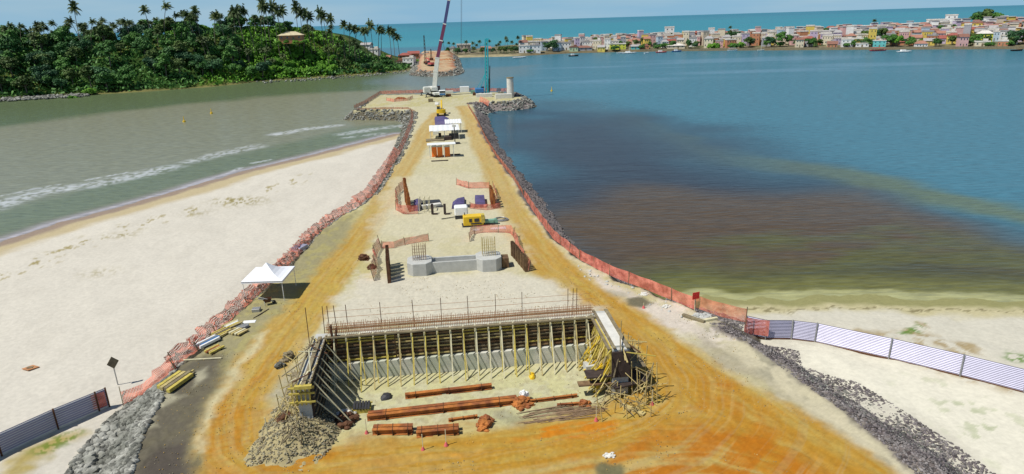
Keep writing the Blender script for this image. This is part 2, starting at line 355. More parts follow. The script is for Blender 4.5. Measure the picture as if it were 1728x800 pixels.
Y = np.where(True, DD, DD)
wx = (fbm(X*0.35, Y*0.35, 4)-0.5); wy = (fbm(X*0.35+50, Y*0.35+20, 4)-0.5)
sE = sdf(X+wx*2.2, Y+wy*2.2, EMB); sL = sdf(X+wx*2, Y+wy*2, BL); sR = sdf(X+wx*3, Y+wy*3, BR)
hE = np.where(sE > 0, G, G+sE/1.55); hE = np.maximum(hE, -3)
RUT = True
hE = hE+np.where(sE > 1.0, (fbm(X*0.5, Y*0.5, 4)-0.5)*0.22, (fbm(X*1.3, Y*1.3, 3)-0.5)*0.25)
hL = np.clip(0.02+sL*0.075, -3, 1.25)+(fbm(X*0.25, Y*0.25, 3)-0.5)*0.25*sstep(4, 12, sL)
hR = np.clip(0.02+sR*0.07, -3, 1.3)+(fbm(X*0.25, Y*0.25, 3)-0.5)*0.25*sstep(4, 12, sR)
Z = np.maximum(np.maximum(hE, hL), hR)
# colour
N1 = fbm(X*0.15, Y*0.15, 5, 3.0); N2 = fbm(X*0.9, Y*0.9, 4, 7.0); N3 = fbm(X*2.5, Y*2.5, 3, 1.0)
C = np.ones(X.shape+(3,))*np.array(lin((198,190,150)))*0.78
C = mixc(C, (188,178,118), sstep(0.45, 0.62, N1)*0.6, .8)
C = mixc(C, (204,196,168), sstep(0.52, 0.64, N2)*0.6, .8)
def region(pts, z=G, soft=1.5, warp=2.5):
    s = sdf(X+wx*warp*1.6, Y+wy*warp*1.6, PX(pts, z)); return sstep(-soft, soft, s+(N2-0.5)*soft*1.5)
# pale sandy centre
C = mixc(C, (206,198,172), region([(600,470),(880,465),(990,510),(1010,530),(545,545),(560,520)], soft=2)*0.8)
C = mixc(C, (200,192,160), region([(660,180),(790,180),(850,330),(860,400),(610,400),(650,300)], soft=2)*0.7)
# greyish dirt, left
gray = region([(150,900),(225,780),(250,690),(290,638),(350,592),(400,545),(432,512),(470,474),(512,436),(542,400),(575,378),(612,362),(590,400),(545,450),(500,500),(440,566),(392,640),(355,690),(330,800),(300,900)], soft=1.2)
C = mixc(C, (150,140,106), gray*0.1)
C = mixc(C, (168,158,104), gray*sstep(0.5, 0.64, N2)*0.6)
C = mixc(C, (106,98,90), region([(150,900),(225,790),(252,700),(285,650),(340,600),(375,600),(385,640),(350,690),(332,760),(335,900)], soft=1.0)*0.85)
C = mixc(C, (84,76,70), region([(255,760),(320,745),(325,830),(230,830)], soft=0.8)*0.7)
for q in ([(262,668),(300,664),(312,674),(285,692),(266,690)], [(246,712),(270,704),(272,720),(248,726)], [(320,632),(352,622),(360,640),(330,655)]):
    C = mixc(C, (206,200,180), region(q, soft=0.35, warp=0.8)*0.9)
# pit floor and right side whites
pit = region([(470,670),(560,640),(620,640),(1000,610),(1080,610),(1100,690),(1010,720),(700,760),(560,750),(450,745)], soft=1.2)
C = mixc(C, (196,192,146), pit*0.9)
C = mixc(C, (196,192,160), pit*sstep(0.48, 0.6, N2)*0.7)
C = mixc(C, (170,160,126), pit*sstep(0.55, 0.62, N3)*0.5)
C = mixc(C, (150,148,122), region([(600,735),(690,735),(780,750),(760,770),(620,760)], soft=0.8)*0.6)
C = mixc(C, (140,136,110), region([(830,700),(1010,680),(1020,700),(860,730)], soft=0.8)*0.6)
C = mixc(C, (158,148,132), region([(452,700),(470,650),(505,600),(545,650),(570,700),(560,740),(455,745)], soft=0.8)*0.55)
C = mixc(C, (212,200,186), region([(990,455),(1060,490),(1160,530),(1215,570),(1180,585),(1110,545),(1050,515),(980,470)], soft=1.2)*0.9)
C = mixc(C, (166,156,134), region([(1180,560),(1260,590),(1360,660),(1470,740),(1560,830),(1480,830),(1380,740),(1270,650),(1170,590)], soft=1.5)*0.75)
C = mixc(C, (202,190,156), region([(1150,580),(1250,640),(1360,720),(1450,820),(1500,900),(1400,830),(1280,720),(1120,600)], soft=1.5)*0.8)
C = mixc(C, (118,112,88), region([(1052,505),(1090,502),(1103,512),(1085,519),(1058,516)], soft=0.5, warp=0.8)*0.85)
C = mixc(C, (150,144,118), region([(1000,492),(1060,494),(1062,504),(1010,504)], soft=0.8, warp=0.8)*0.6)
# clay haul roads: streaks follow the track
TR = PX([(742,190),(722,215),(705,250),(672,300),(640,350),(610,395),(575,440),(545,480),(515,520),(475,565),(440,610),(405,655),(385,705),(390,760),(440,800),(560,800),(760,775),(900,752),(1000,730),(1070,705),(1110,672),(1115,640),(1085,590),(1040,545),(985,495),(930,450),(895,405),(868,360),(848,320),(830,285),(812,245),(795,205),(780,180)])
dT, aT, sT = pdist(X, Y, TR, False); lat = dT*sT
TR2 = PX([(985,495),(1040,535),(1110,590),(1180,640),(1270,705),(1370,780),(1520,900),(1700,1050)])
dT2, aT2, sT2 = pdist(X, Y, TR2, False)
TR3 = PX([(330,900),(600,808),(760,795),(900,785),(1060,755),(1200,752),(1320,785),(1420,850),(1480,950)])
dT3, aT3, sT3 = pdist(X, Y, TR3, False)
near = sstep(110, 60, Y)
st = fbm(lat*1.6+wx*2, aT*0.05, 4, 5.0)*0.6+fbm(lat*4, aT*0.12, 2, 8.0)*0.4
st2 = fbm(dT2*sT2*1.4+wx*2, aT2*0.05, 4, 2.0)*0.6+fbm(dT2*sT2*4, aT2*0.12, 2, 4.0)*0.4
st3 = fbm(dT3*sT3*1.2+wx*2, aT3*0.04, 4, 9.0)*0.6+fbm(dT3*sT3*3.5, aT3*0.12, 2, 6.0)*0.4
w = 2.35+0.45*near
rail = np.exp(-((np.abs(lat)-1.0)/0.75)**2)
mt = sstep(w+0.7, w-0.9, dT+(N1-0.5)*1.6+(N2-.5)*.8)
mt2 = sstep(3.6, 1.8, dT2+(N1-0.5)*1.5+(N2-.5)*1.2-1.6*sstep(48, 38, Y)); mt3 = sstep(6.5, 3.5, dT3+(N1-0.5)*5)*0.95
wide = region([(345,700),(400,640),(455,625),(450,745),(560,765),(900,740),(1100,690),(1116,625),(1100,580),(1190,622),(1290,690),(1390,765),(1480,850),(1560,950),(330,950)], soft=1.2)
clay = np.maximum.reduce([mt*sstep(0.26, 0.68, st+(N2-.5)*.25)*(0.75+0.25*rail), mt2*sstep(0.22, 0.64, st2+(N2-.5)*.25), mt3*sstep(0.24, 0.66, st3+(N2-.5)*.3), wide*sstep(0.36, 0.62, st3*0.5+st*0.25+st2*0.25)*0.9])
C = mixc(C, (188,156,62), np.maximum(mt, np.maximum(mt2, np.maximum(mt3*.8, wide*.8)))*(0.55+.27*near), .8)
C = mixc(C, (176,124,26), clay*(0.38+0.42*near))
deep = region([(1010,770),(1150,740),(1250,690),(1180,640),(1260,690),(1350,760),(1460,850),(1500,950),(1000,950),(900,830)], soft=2)*near
deep = np.maximum(deep, region([(380,960),(330,780),(370,690),(420,640),(430,700),(420,770),(560,765),(640,775),(560,790),(430,830)], soft=1.8)*0.55)
C = mixc(C, (178,106,20), deep*sstep(0.38, 0.6, fbm(lat*0.7, aT*0.06, 4, 12.0)*0.5+st3*0.5)*0.85)
C = mixc(C, (200,122,26), region([(850,745),(960,722),(1060,700),(1075,708),(1000,735),(900,752)], soft=0.7)*sstep(0.4, 0.55, st3)*0.9)
C = mixc(C, (216,148,24), region([(735,770),(765,768),(770,782),(742,786)], soft=0.5)*0.85)
C = mixc(C, (198,178,120), sstep(0.58, 0.66, fbm(lat*2.2, aT*0.1, 3, 20.0))*np.maximum(mt, wide)*0.2)
C = mixc(C, (170,156,120), sstep(0.6, 0.68, fbm(lat*3.5+wx, aT*0.07, 3, 31.0))*np.maximum.reduce([mt, wide, mt2])*0.18)
for q in ([(1004,785),(1010,776),(1024,775),(1034,782),(1050,782),(1058,790),(1056,805),(1006,805)],):
    C = mixc(C, (112,108,78), region(q, soft=0.25, warp=0.5)*0.95)
C = mixc(C, (168,150,110), region([(640,480),(700,470),(680,520),(600,560),(570,540)], soft=1.5)*sstep(0.45, 0.6, N2)*0.6)
gl = region([(60,960),(150,790),(190,690),(260,630),(330,580),(380,535),(412,502),(455,464),(495,430),(530,395),(570,370),(606,356),(585,400),(540,448),(500,492),(446,548),(398,610),(365,672),(338,740),(318,820),(290,960)], soft=0.9, warp=1.2)
C = mixc(C, (150,142,106), gl*0.88); C = mixc(C, (172,162,104), gl*sstep(0.5, 0.62, N2)*0.6)
C = mixc(C, (94,88,78), region([(80,960),(175,790),(212,700),(260,640),(325,600),(376,596),(380,632),(345,692),(322,770),(300,960)], soft=0.9, warp=1)*0.85)
C = mixc(C, (78,70,66), region([(255,760),(318,742),(318,830),(230,830)], soft=0.6, warp=1)*0.7)
C = mixc(C, (206,198,160), region([(338,740),(352,690),(400,615),(440,560),(452,556),(410,620),(362,700),(346,760)], soft=0.5, warp=1)*0.75)
for q in ([(262,668),(300,664),(312,674),(285,692),(266,690)], [(246,712),(270,704),(272,720),(248,726)], [(322,632),(348,622),(356,640),(330,652)]):
    C = mixc(C, (178,172,146), region(q, soft=0.45, warp=1.2)*0.8)
sh = region([(850,250),(884,312),(910,350),(932,385),(960,420),(1000,447),(1060,478),(1110,503),(1170,545),(1225,592),(1320,665),(1420,735),(1520,800),(1660,930),(1800,930),(1590,800),(1500,725),(1420,672),(1350,630),(1300,590),(1250,566),(1215,542),(1170,524),(1100,495),(1030,468),(976,440),(932,405),(907,370),(882,330),(864,300)], soft=.7, warp=1)
C = mixc(C, (204,194,164), sh*.85); C = mixc(C, (152,146,124), sh*sstep(.46, .62, fbm(X*.6, Y*.35, 4, 51))*.75)
C = mixc(C, (222,210,196), sh*region([(990,455),(1060,480),(1160,525),(1240,570),(1200,590),(1110,540),(1040,505)], soft=1)*sstep(.4, .55, N2)*.9)
C = mixc(C, (112,106,84), region([(1054,505),(1090,501),(1103,510),(1088,519),(1058,516)], soft=0.4, warp=0.8)*0.85)
cst = region([(612,470),(700,462),(860,455),(930,470),(1000,520),(1010,545),(545,552),(560,520)], soft=1.4); C = mixc(C, (206,199,180), cst*.85)
C = mixc(C, (204,196,168), region([(655,300),(800,290),(850,360),(880,420),(900,455),(640,462),(615,430)], soft=1.2)*.55)
# slopes: rock grey, pebble
slope = sstep(0.3, -0.5, sE)*sstep(-6.5, -5.0, sE)
onlyE = (hE > np.maximum(hL, hR)-0.05)
C = mixc(C, (92,86,72), slope*onlyE*0.95)
rightslope = region([(800,170),(900,170),(905,300),(960,390),(1000,430),(1100,470),(1280,530),(1260,570),(1170,535),(1030,475),(925,410),(860,310),(815,240),(790,180)], 1.2, soft=0.5, warp=0.5)
C = mixc(C, (136,126,122), rightslope*sstep(1.0, 0.0, sE)*0.95)
C = mixc(C, (90,80,76), rightslope*sstep(0.3, -0.5, sE)*sstep(90, 60, Y)*0.8)
gb = region([(1200,560),(1262,556),(1350,575),(1356,602),(1452,634),(1540,689),(1612,736),(1702,798),(1830,900),(1640,930),(1540,810),(1470,745),(1400,690),(1330,640),(1260,590)], 2.2, soft=0.7, warp=1.2)
C = mixc(C, (112,102,100), gb*0.95); C = mixc(C, (70,62,62), gb*sstep(0.5, 0.56, N3)*0.9); C = mixc(C, (150,140,134), gb*sstep(0.56, 0.62, fbm(X*3, Y*3, 2, 40))*0.6)
# beaches
def beach(C, s, h, dry, wet1, wet2, wd_=11, w1_=4.5):
    on = (h > hE+0.02)
    B = np.ones_like(C)*np.array(lin(dry))*0.85
    B = mixc(B, tuple(v-9 for v in dry), sstep(0.5, 0.65, fbm(X*0.1, Y*0.1, 4, 60))*0.35)
    B = mixc(B, tuple(v-16 for v in dry), sstep(0.58, 0.68, fbm(X*0.5, Y*0.25, 4, 61))*0.25)
    B = mixc(B, wet2, sstep(wd_, wd_*.6, s+(fbm(X*0.1, Y*0.1, 3, 9)-0.5)*5)); B = mixc(B, wet1, sstep(w1_, w1_*.45, s))
    return np.where(on[..., None], B, C)
C = beach(C, sL, np.where(hL >= hR, hL, -9), (212,205,190), (152,134,118), (190,174,138))
C = beach(C, sR, np.where(hR > hL, hR, -9), (210,204,186), (150,146,98), (196,186,146), 6.0, 3.2)
C = mixc(C, (110,100,64), np.exp(-((sR-3.4+(N2-.5)*1.5)/.35)**2)*sstep(.42, .55, N3)*.8*(sE < -1.5))
# weed lines on the left beach, tufts on the right beach
wl, wa, _ = pdist(X, Y, PX([(0,470),(80,440),(180,395),(300,365),(380,342),(450,322),(520,300)], 1), False)
C = mixc(C, (150,134,70), sstep(5, 0, wl)*sstep(0.62, 0.70, fbm(X*0.9, Y*0.5, 3, 71))*(sL > 0)*0.85)
for a, b, r, k in ((398,338,2.2,1), (410,342,2.5,1), (205,397,1.5,.8), (330,360,1.6,.6), (168,460,1.6,.5)):
    x0, y0 = U(a, b, 1.2); C = mixc(C, (140,126,60), np.exp(-(((X-x0)/r/1.6)**2+((Y-y0)/r)**2))*sstep(0.45, 0.6, N3)*k*0.9)
brownR = region([(1475,555),(1520,548),(1560,545),(1600,570),(1640,590),(1620,596),(1560,575),(1500,565)], 1.3, soft=1.0, warp=3)+region([(1545,625),(1620,630),(1728,655),(1760,680),(1680,655),(1560,640)], 1.3, soft=0.8, warp=2)
C = mixc(C, (158,134,84), brownR*sstep(0.42, 0.55, N2)*0.85)
C = mixc(C, (96,132,50), (region([(1530,545),(1560,543),(1562,552),(1535,553)], 1.3, soft=0.6)+region([(1690,600),(1728,595),(1800,605),(1728,613)], 1.3, soft=0.8))*sstep(0.4, 0.5, N3)*0.9)
C = mixc(C, (228,222,202), region([(1340,570),(1450,590),(1728,670),(1800,800),(1728,840),(1600,730),(1440,650),(1360,610)], 1.3, soft=1, warp=1)*(sE < -1.8)*0.9)
C = mixc(C, (150,164,110), region([(1560,650),(1700,690),(1728,800),(1640,740)], 1.3, soft=3)*sstep(0.6, 0.68, N2)*0.5)
C = mixc(C, (170,150,70), region([(0,790),(30,760),(90,728),(140,735),(90,752),(40,790),(-20,830)], 1.3, soft=0.8, warp=1.5)*0.85)
C = mixc(C, (104,128,40), region([(40,765),(90,728),(130,728),(120,745),(60,770)], 1.3, soft=0.6, warp=1.5)*sstep(0.45, 0.55, N3)*0.8)
bm_ = np.maximum(hL, hR) > hE+.02
C = C*(1+(fbm(X*6, Y*6, 3, 80)-.5)*np.where(bm_, .05, .24))[..., None]
rutm = np.maximum.reduce([mt, mt2, mt3, wide])*(sE > 1)*near
Z = Z+rutm*((fbm(lat*1.6+wx*2, aT*0.05, 4, 5.0)-.5)*.10*(mt > .3)+(st3-.5)*.16+(fbm(X*1.7, Y*1.7, 4, 44)-.5)*.12)
nr, nc = X.shape
idx = np.arange(nr*nc).reshape(nr, nc); Fq = np.stack([idx[:-1, :-1], idx[1:, :-1], idx[1:, 1:], idx[:-1, 1:]], -1).reshape(-1, 4)[:, ::-1]
# drop what lies deep below the water
keep = (Z.ravel()[Fq].max(1) > -1.5)
ground = np_mesh('ground', np.stack([X, Y, Z], -1).reshape(-1, 3), Fq[keep], M['ground'], True, C.reshape(-1, 3)); tag(ground, kind='structure')
def gz(x, y):                                                    # height of the near ground at a point
    a = np.array([float(x)]); b = np.array([float(y)])
    w1 = fbm(a*0.35, b*0.35, 4)-0.5; w2 = fbm(a*0.35+50, b*0.35+20, 4)-0.5
    e = sdf(a+w1*2.2, b+w2*2.2, EMB); l = sdf(a+w1*2, b+w2*2, BL); r = sdf(a+w1*3, b+w2*3, BR)
    return float(max(min(G, G+e[0]/1.55), min(1.25, 0.02+l[0]*0.075), min(1.3, 0.02+r[0]*0.07), -3))

# ------------------------------------------------------------------ water
depw = np.concatenate([[0.03, 0.06, 0.1, 0.15, 0.2, 0.3, 0.4], np.linspace(0.5, 9, 170), np.linspace(9.08, 30, 260), np.linspace(30.5, 55, 20)])
aziw = np.linspace(-60, 58, 620)
DEP, AZ = np.meshgrid(np.radians(depw), np.radians(aziw), indexing='ij')
Yw = CZ/np.tan(DEP); Xw = Yw*np.tan(AZ)
n1 = fbm(Xw*0.02, Yw*0.02, 5, 3); n2 = fbm(Xw*0.06, Yw*0.12, 4, 5); n3 = fbm(Xw*0.5, Yw*0.9, 4, 5)
wxx = (fbm(Xw*0.03, Yw*0.03, 3, 21)-0.5)*22; wyy = (fbm(Xw*0.03, Yw*0.03, 3, 27)-0.5)*22
def pw(pts): return [U(a, b, 0) for a, b in pts]
def wreg(pts, soft, warp=1.0, sc=1.0): return sstep(-soft, soft, sdf(Xw+wxx*warp, Yw+wyy*warp, pw(pts)))
KW = 0.72
W = np.ones(Xw.shape+(3,))*np.array(lin((72,130,148)))*KW
def wm(col, m, k=None):
    global W
    W = mixc(W, col, m, k or KW)
# lagoon, right
wm((44,66,82), wreg([(830,170),(950,170),(1180,225),(1400,300),(1728,400),(2300,500),(2300,580),(1300,560),(900,420)], 30, 2.0))
wm((58,58,64), wreg([(840,215),(1000,205),(1150,245),(1300,290),(1500,335),(1500,420),(1100,430),(930,390)], 24, 2.0)*0.85)
wm((100,78,46), wreg([(930,360),(1080,310),(1350,330),(1500,330),(1760,400),(2300,480),(2300,560),(1100,520),(960,430)], 9, 1.2)*0.9)
wm((98,98,44), wreg([(1010,430),(1300,380),(1500,375),(1728,410),(2300,480),(2300,600),(1100,520)], 5, 0.6)*sstep(0.40, 0.62, n2)*0.8)
wm((62,46,48), wreg([(1120,470),(1350,455),(1560,442),(1728,456),(2200,480),(2200,510),(1728,486),(1500,472),(1250,478)], 1.6, 0.1)*0.8)
wm((58,48,58), wreg([(1100,470),(1200,462),(1230,480),(1160,486)], 1.2, 0.1)*0.6)
dS, _, _ = pdist(Xw+wxx*0.4, Yw+wyy*0.4, pw([(960,170),(1080,215),(1200,260),(1400,290),(1540,320),(1728,360),(2200,440)]), False)
wm((112,120,70), sstep(9, 1, dS+(n2-.5)*9)*sstep(30, 80, Xw)*0.8)
wm((84,98,100), sstep(20, 1, dS)*(1-sstep(30, 80, Xw))*0.25)
sRw = sdf(Xw, Yw, BR); wm((104,106,50), sstep(-16, -5.5, sRw)*0.7); wm((124,122,62), sstep(-8, -4, sRw)*0.85); wm((176,174,122), sstep(-3.0, -1.6, sRw+(n3-0.5)*1.5)*0.95, 0.8)
# far lagoon, paler lanes
wm((104,150,172), wreg([(870,100),(1100,95),(1728,95),(1728,110),(1200,130),(950,145),(860,130)], 20)*sstep(0.42, 0.6, fbm(Xw*0.006, Yw*0.03, 4, 55))*0.8)
# estuary, left
left = wreg([(-900,600),(-700,150),(0,160),(690,110),(790,140),(760,165),(700,300),(300,500)], 12, 0.5)
wm((150,150,122), left)
wm((92,112,70), wreg([(-700,165),(0,160),(400,140),(690,115),(640,150),(420,165),(180,190),(0,215),(-700,260)], 12)*0.85)
wm((116,134,136), wreg([(620,140),(690,122),(900,110),(830,150),(760,160)], 15)*0.7)
sLw = sdf(Xw, Yw, BL)
wm((112,126,88), sstep(-26, -16, sLw+(n2-0.5)*8)*0.7*left); wm((150,142,118), sstep(-6, -1, sLw)*0.9)
# foam
def foam(pts, wd, k=1.0, th=0.5):
    d, a, s = pdist(Xw+wxx*0.03, Yw+wyy*0.03, pw(pts), False)
    wm((236,238,240), sstep(wd*1.6, wd*0.3, d+(n2-0.5)*wd*1.2)*sstep(th-0.1, th+0.12, fbm(Xw*1.1, Yw*1.9, 4, 90))*k*0.75, 0.8)
foam([(-200,400),(0,346),(60,326),(150,313),(215,300),(285,282)], 3.4, 0.85, 0.44); foam([(-10,334),(60,318),(100,312)], 0.8, 0.8)
foam([(322,272),(370,260),(425,248)], 3.0, 0.7, 0.46); foam([(150,303),(215,291)], 0.5, 1, 0.3)
foam([(470,226),(520,217),(568,212)], 2.6, 0.85, 0.42); foam([(580,226),(625,219),(672,213)], 2.6, 0.7, 0.42); foam([(585,232),(640,226)], 1.5, 0.6, 0.42)
foam([(308,317),(330,311),(356,303)], 0.45, 1, 0.25); foam([(375,296),(404,284)], 0.7, 0.9, 0.35); foam([(427,275),(455,270)], 0.5, 0.9, 0.3)
dl = np.abs(sLw+1.5+(n2-0.5)*2.5); wm((222,216,220), sstep(0.9, 0.2, dl)*0.65, 0.8); wm((190,180,186), sstep(-4.5, -1.5, sLw+(n2-0.5)*2)*0.55, 0.75)
# open sea
sea = sstep(860, 960, Yw+Xw*0.12)
wm((44,146,164), sea); wm((74,164,172), sea*sstep(1600, 900, Yw)*0.6); wm((36,124,152), sea*sstep(2500, 9000, Yw)*0.7)
wm((58,136,160), sea*sstep(0.5, 0.62, fbm(Xw*0.0006, Yw*0.004, 4, 77))*0.5)
nr, nc = Xw.shape; idx = np.arange(nr*nc).reshape(nr, nc)
Fq = np.stack([idx[:-1, :-1], idx[:-1, 1:], idx[1:, 1:], idx[1:, :-1]], -1).reshape(-1, 4)[:, ::-1]
water = np_mesh('water', np.stack([Xw, Yw, Xw*0], -1).reshape(-1, 3), Fq, M['water'], True, W.reshape(-1, 3)); tag(water, kind='structure')

# ------------------------------------------------------------------ far land: wooded hill, village spit, town
SHORE = PX([(-500,205),(-200,182),(0,168),(80,163),(150,160),(250,154),(300,151),(400,142),(440,137),(560,130),(640,124),(690,120),(702,108),(712,97),(780,97),(870,95),(960,90),(1040,88),(1100,87),(1200,85),(1300,85),(1400,84),(1500,84),(1600,83),(1728,83),(2000,80),(2300,74)], 0)
LANDP = SHORE+[(1100, 900), (700, 880), (420, 860), (250, 830), (120, 860), (0, 850), (-60, 720), (-110, 640), (-200, 640), (-400, 760), (-900, 900), (-900, 300)]
xs = np.arange(-700, 1000, 5.0); ys = np.arange(230, 950, 4.0)
XL, YL = np.meshgrid(xs, ys, indexing='xy')
def ridge(x):                                                    # ground height of the ridge
    return np.interp(x, [-700, -420, -300, -250, -200, -170, -140, -115, -95, -80, -66, -40], [26, 22, 21, 22, 27, 29, 27, 22, 15, 9, 3, 2])
def land_h(x, y):
    s = sdf(x+(fbm(x*0.05, y*0.05, 3)-0.5)*8, y, LANDP)
    hill = ridge(x+ (y-430)*0.12)*sstep(-2, 62, s)
    k = np.interp(x, [-60, 50, 150, 300, 450, 700], [0.014, 0.026, 0.040, 0.052, 0.058, 0.058])
    town = 0.4+np.clip(s, 0, 6)*0.22+np.clip(s, 0, 230)*k
    t = sstep(-80, -50, x)
    h = np.where(s > 0, (hill+0.5)*(1-t)+town*t, s*0.2)
    return h, s
HL, SL = land_h(XL, YL); HL = HL+np.where(SL > 0, (fbm(XL*0.08, YL*0.08, 4)-0.5)*1.2*(XL < -60), 0)
CL = np.ones(XL.shape+(3,))*np.array(lin((150,140,112)))*0.6
n = fbm(XL*0.06, YL*0.06, 4, 2); tH = sstep(-60, -80, XL)
CL = mixc(CL, (52,78,32), tH, 0.8); CL = mixc(CL, (122,128,64), tH*sstep(0.5, 0.6, n)*0.6, 0.7)
CL = mixc(CL, (176,164,128), sstep(7, 3, SL)*(1-tH)*sstep(30, 0, XL)*0.8, 0.8); CL = mixc(CL, (120,108,82), sstep(9, 3, SL)*sstep(0, 30, XL)*0.9, 0.7); CL = mixc(CL, (150,140,90), sstep(3, 0.5, SL)*tH*0.7, 0.7)
CL = mixc(CL, (84,104,54), (1-tH)*sstep(0.52, 0.6, n)*sstep(8, 14, SL)*0.6, 0.7)
nr, nc = XL.shape; idx = np.arange(nr*nc).reshape(nr, nc)
Fq = np.stack([idx[:-1, :-1], idx[:-1, 1:], idx[1:, 1:], idx[1:, :-1]], -1).reshape(-1, 4)
keep = HL.ravel()[Fq].max(1) > -0.6
land = np_mesh('terrain', np.stack([XL, YL, HL], -1).reshape(-1, 3), Fq[keep], M['land'], True, CL.reshape(-1, 3)); tag(land, kind='structure')
def lz(x, y): return float(land_h(np.array([float(x)]), np.array([float(y)]))[0][0])
# ------------------------------------------------------------------ site works
def fence_net(pts, h, lean=0.0, name_lbl='', net='net', group='orange safety fences along the causeway', post=True, crumple=0.0, post_every=3.0, sag=0.12, z0=None, width=None, rng=random.Random(3), cat='safety fence', postmat='oldwood', shortpost=False):
    # pts: world plan points; the netting hangs between posts
    P = [Vector((p[0], p[1], 0)) for p in pts]; seg = []; L = 0
    for a, b in zip(P[:-1], P[1:]): seg.append((L, a, b)); L += (b-a).length
    def at(s):
        for l0, a, b in seg:
            d = (b-a).length
            if s <= l0+d+1e-6: return a+(b-a)*((s-l0)/d), (b-a)/d
        return P[-1], (P[-1]-P[-2]).normalized()
    def zz(q): return G if z0 is None else (gz(q.x, q.y) if z0 == 'g' else z0)
    c0 = at(0)[0]; root = thing('safety_fence', name_lbl, cat, (c0.x, c0.y, zz(c0)), 0, group)
    m = MB(); m.uv = []; step = 0.4 if crumple > .3 else 0.75; n = max(2, int(L/step)); rows = 5 if crumple > .3 else 3
    grid = []
    for i in range(n+1):
        s = L*i/n; q, d = at(s); nrm = Vector((-d.y, d.x, 0)); col = []
        k = s/post_every % 1; sg = sag*math.sin(math.pi*k)*h
        for j in range(rows+1):
            t = j/rows; off = lean*t*h+rng.uniform(-1, 1)*crumple*(0.35+0.3*t)+0.1*math.sin(s*1.3+j)*0.4
            z = zz(q)+0.03+(h-sg)*t*math.sqrt(max(0.02, 1-min(0.97, lean*lean)))+rng.uniform(-1, 1)*crumple*0.5*(j > 0)
            p = q+nrm*off; col.append((p.x, p.y, max(z, zz(p) + 0.02 if (crumple and z0 == 'g') else z)))
        grid.append(col)
    for i in range(n):
        for j in range(rows):
            m.quad(grid[i][j], grid[i+1][j], grid[i+1][j+1], grid[i][j+1]); u0 = L*i/n; u1 = L*(i+1)/n; v0 = h*j/rows; v1 = h*(j+1)/rows
            m.uv += [(u0, v0), (u1, v0), (u1, v1), (u0, v1)]
    m.build('netting', M[net], root)
    if post:
        k = min(95, int(L/post_every))
        for i in range(k+1):
            q, d = at(L*i/max(1, k)); nrm = Vector((-d.y, d.x, 0)); top = q+nrm*lean*h
            MB().bar((q.x, q.y, zz(q)-0.2), ((q+nrm*lean*h*0.3).x, (q+nrm*lean*h*0.3).y, zz(q)+h*0.55) if shortpost else (top.x+rng.uniform(-.05, .05), top.y, zz(q)+h*1.12), 0.07).build('post', M[postmat], root)
    return root
def off(pts, d):                                                # shift a plan polyline sideways
    out = []
    for i, p in enumerate(pts):
        a = Vector(pts[max(0, i-1)]); b = Vector(pts[min(len(pts)-1, i+1)]); t = (b-a).normalized(); out.append((p[0]-t.y*d, p[1]+t.x*d))
    return out
GF = 'orange safety fences along the causeway'
# right edge (far to near)
RE = PX([(790,180),(806,206),(820,236),(840,269),(866,302),(884,332),(909,371),(934,404),(978,439),(1032,467),(1102,494),(1172,523)])
fence_net(RE[:6], 1.35, -0.15, 'long orange mesh fence along the right bank beside the far haul road', 'netdense')
fence_net(RE[5:9], 1.3, 0.1, 'orange mesh fence on the right bank where the lagoon shore bends in', 'net')
fence_net(RE[8:], 1.35, 0.0, 'taut red-orange mesh fence along the right bank ending beside the red panel', 'netred', sag=0.05)
fence_net(PX([(1172,523),(1215,538),(1258,548)], 2.6), 1.5, 0.0, 'short orange mesh fence joining the red panel to the white sheet fence', 'netdense', sag=0.05)
# left edge
LE = PX([(700,190),(700,205),(692,230),(681,256),(660,291),(636,329),(614,345),(570,370),(537,398),(506,434),(470,473),(427,510),(390,545),(340,591),(300,621),(262,648),(200,668)])
fence_net(off(LE[:4], -0.5), 1.2, -0.6, 'narrow orange mesh fence at the far neck of the causeway, left side', 'netdense')
fence_net(off(LE[3:7], -0.6), 1.9, -0.75, 'pink orange mesh fence leaning over the left stone bank by the beach', 'netdense', crumple=0.25, shortpost=True)
fence_net(off(LE[6:11], -0.3), 1.5, -0.7, 'crumpled orange mesh fence on the left bank behind the white tent', 'netdense', crumple=0.4, shortpost=True)
fence_net(off(LE[10:14], -0.3), 1.5, -0.7, 'crumpled orange mesh fence on the left bank beside the stacked planks', 'netdense', crumple=0.45, shortpost=True)
fence_net(off(LE[13:15], -0.3), 1.5, -0.75, 'crumpled pink mesh lying on the left bank above the grey stones', 'netdense', crumple=0.45, shortpost=True)
fence_net([U(300,626,2.2), U(262,650,2.0), U(228,662,1.8), U(205,672,1.6)], 1.3, -0.7, 'loose pink mesh trailing over the stones towards the blue sheet fence', 'netdense', crumple=0.3, z0='g')
# T head edge
fence_net(PX([(598,184),(614,177),(642,159),(722,157)]), 1.5, 0.0, 'orange mesh fence round the left arm of the far platform', 'netdense')
fence_net(PX([(752,155),(800,154),(866,155)]), 1.5, 0.0, 'orange mesh fence along the far edge behind the teal rig', 'netdense')
fence_net(PX([(602,186),(650,184),(690,184),(702,190)]), 0.8, -0.5, 'low orange mesh above the rubble of the left arm', 'netdense')
fence_net([U(808,171,2.8), U(817,176,2.6), U(824,186,1.5)], 2.0, 0.3, 'pale pink mesh strip hanging down the stones by the concrete block', 'netdense', post=False)
fence_net(PX([(652,170),(665,172),(690,170),(697,166)]), 1.2, 0.2, 'orange mesh ring round a shaft on the left arm', 'net')
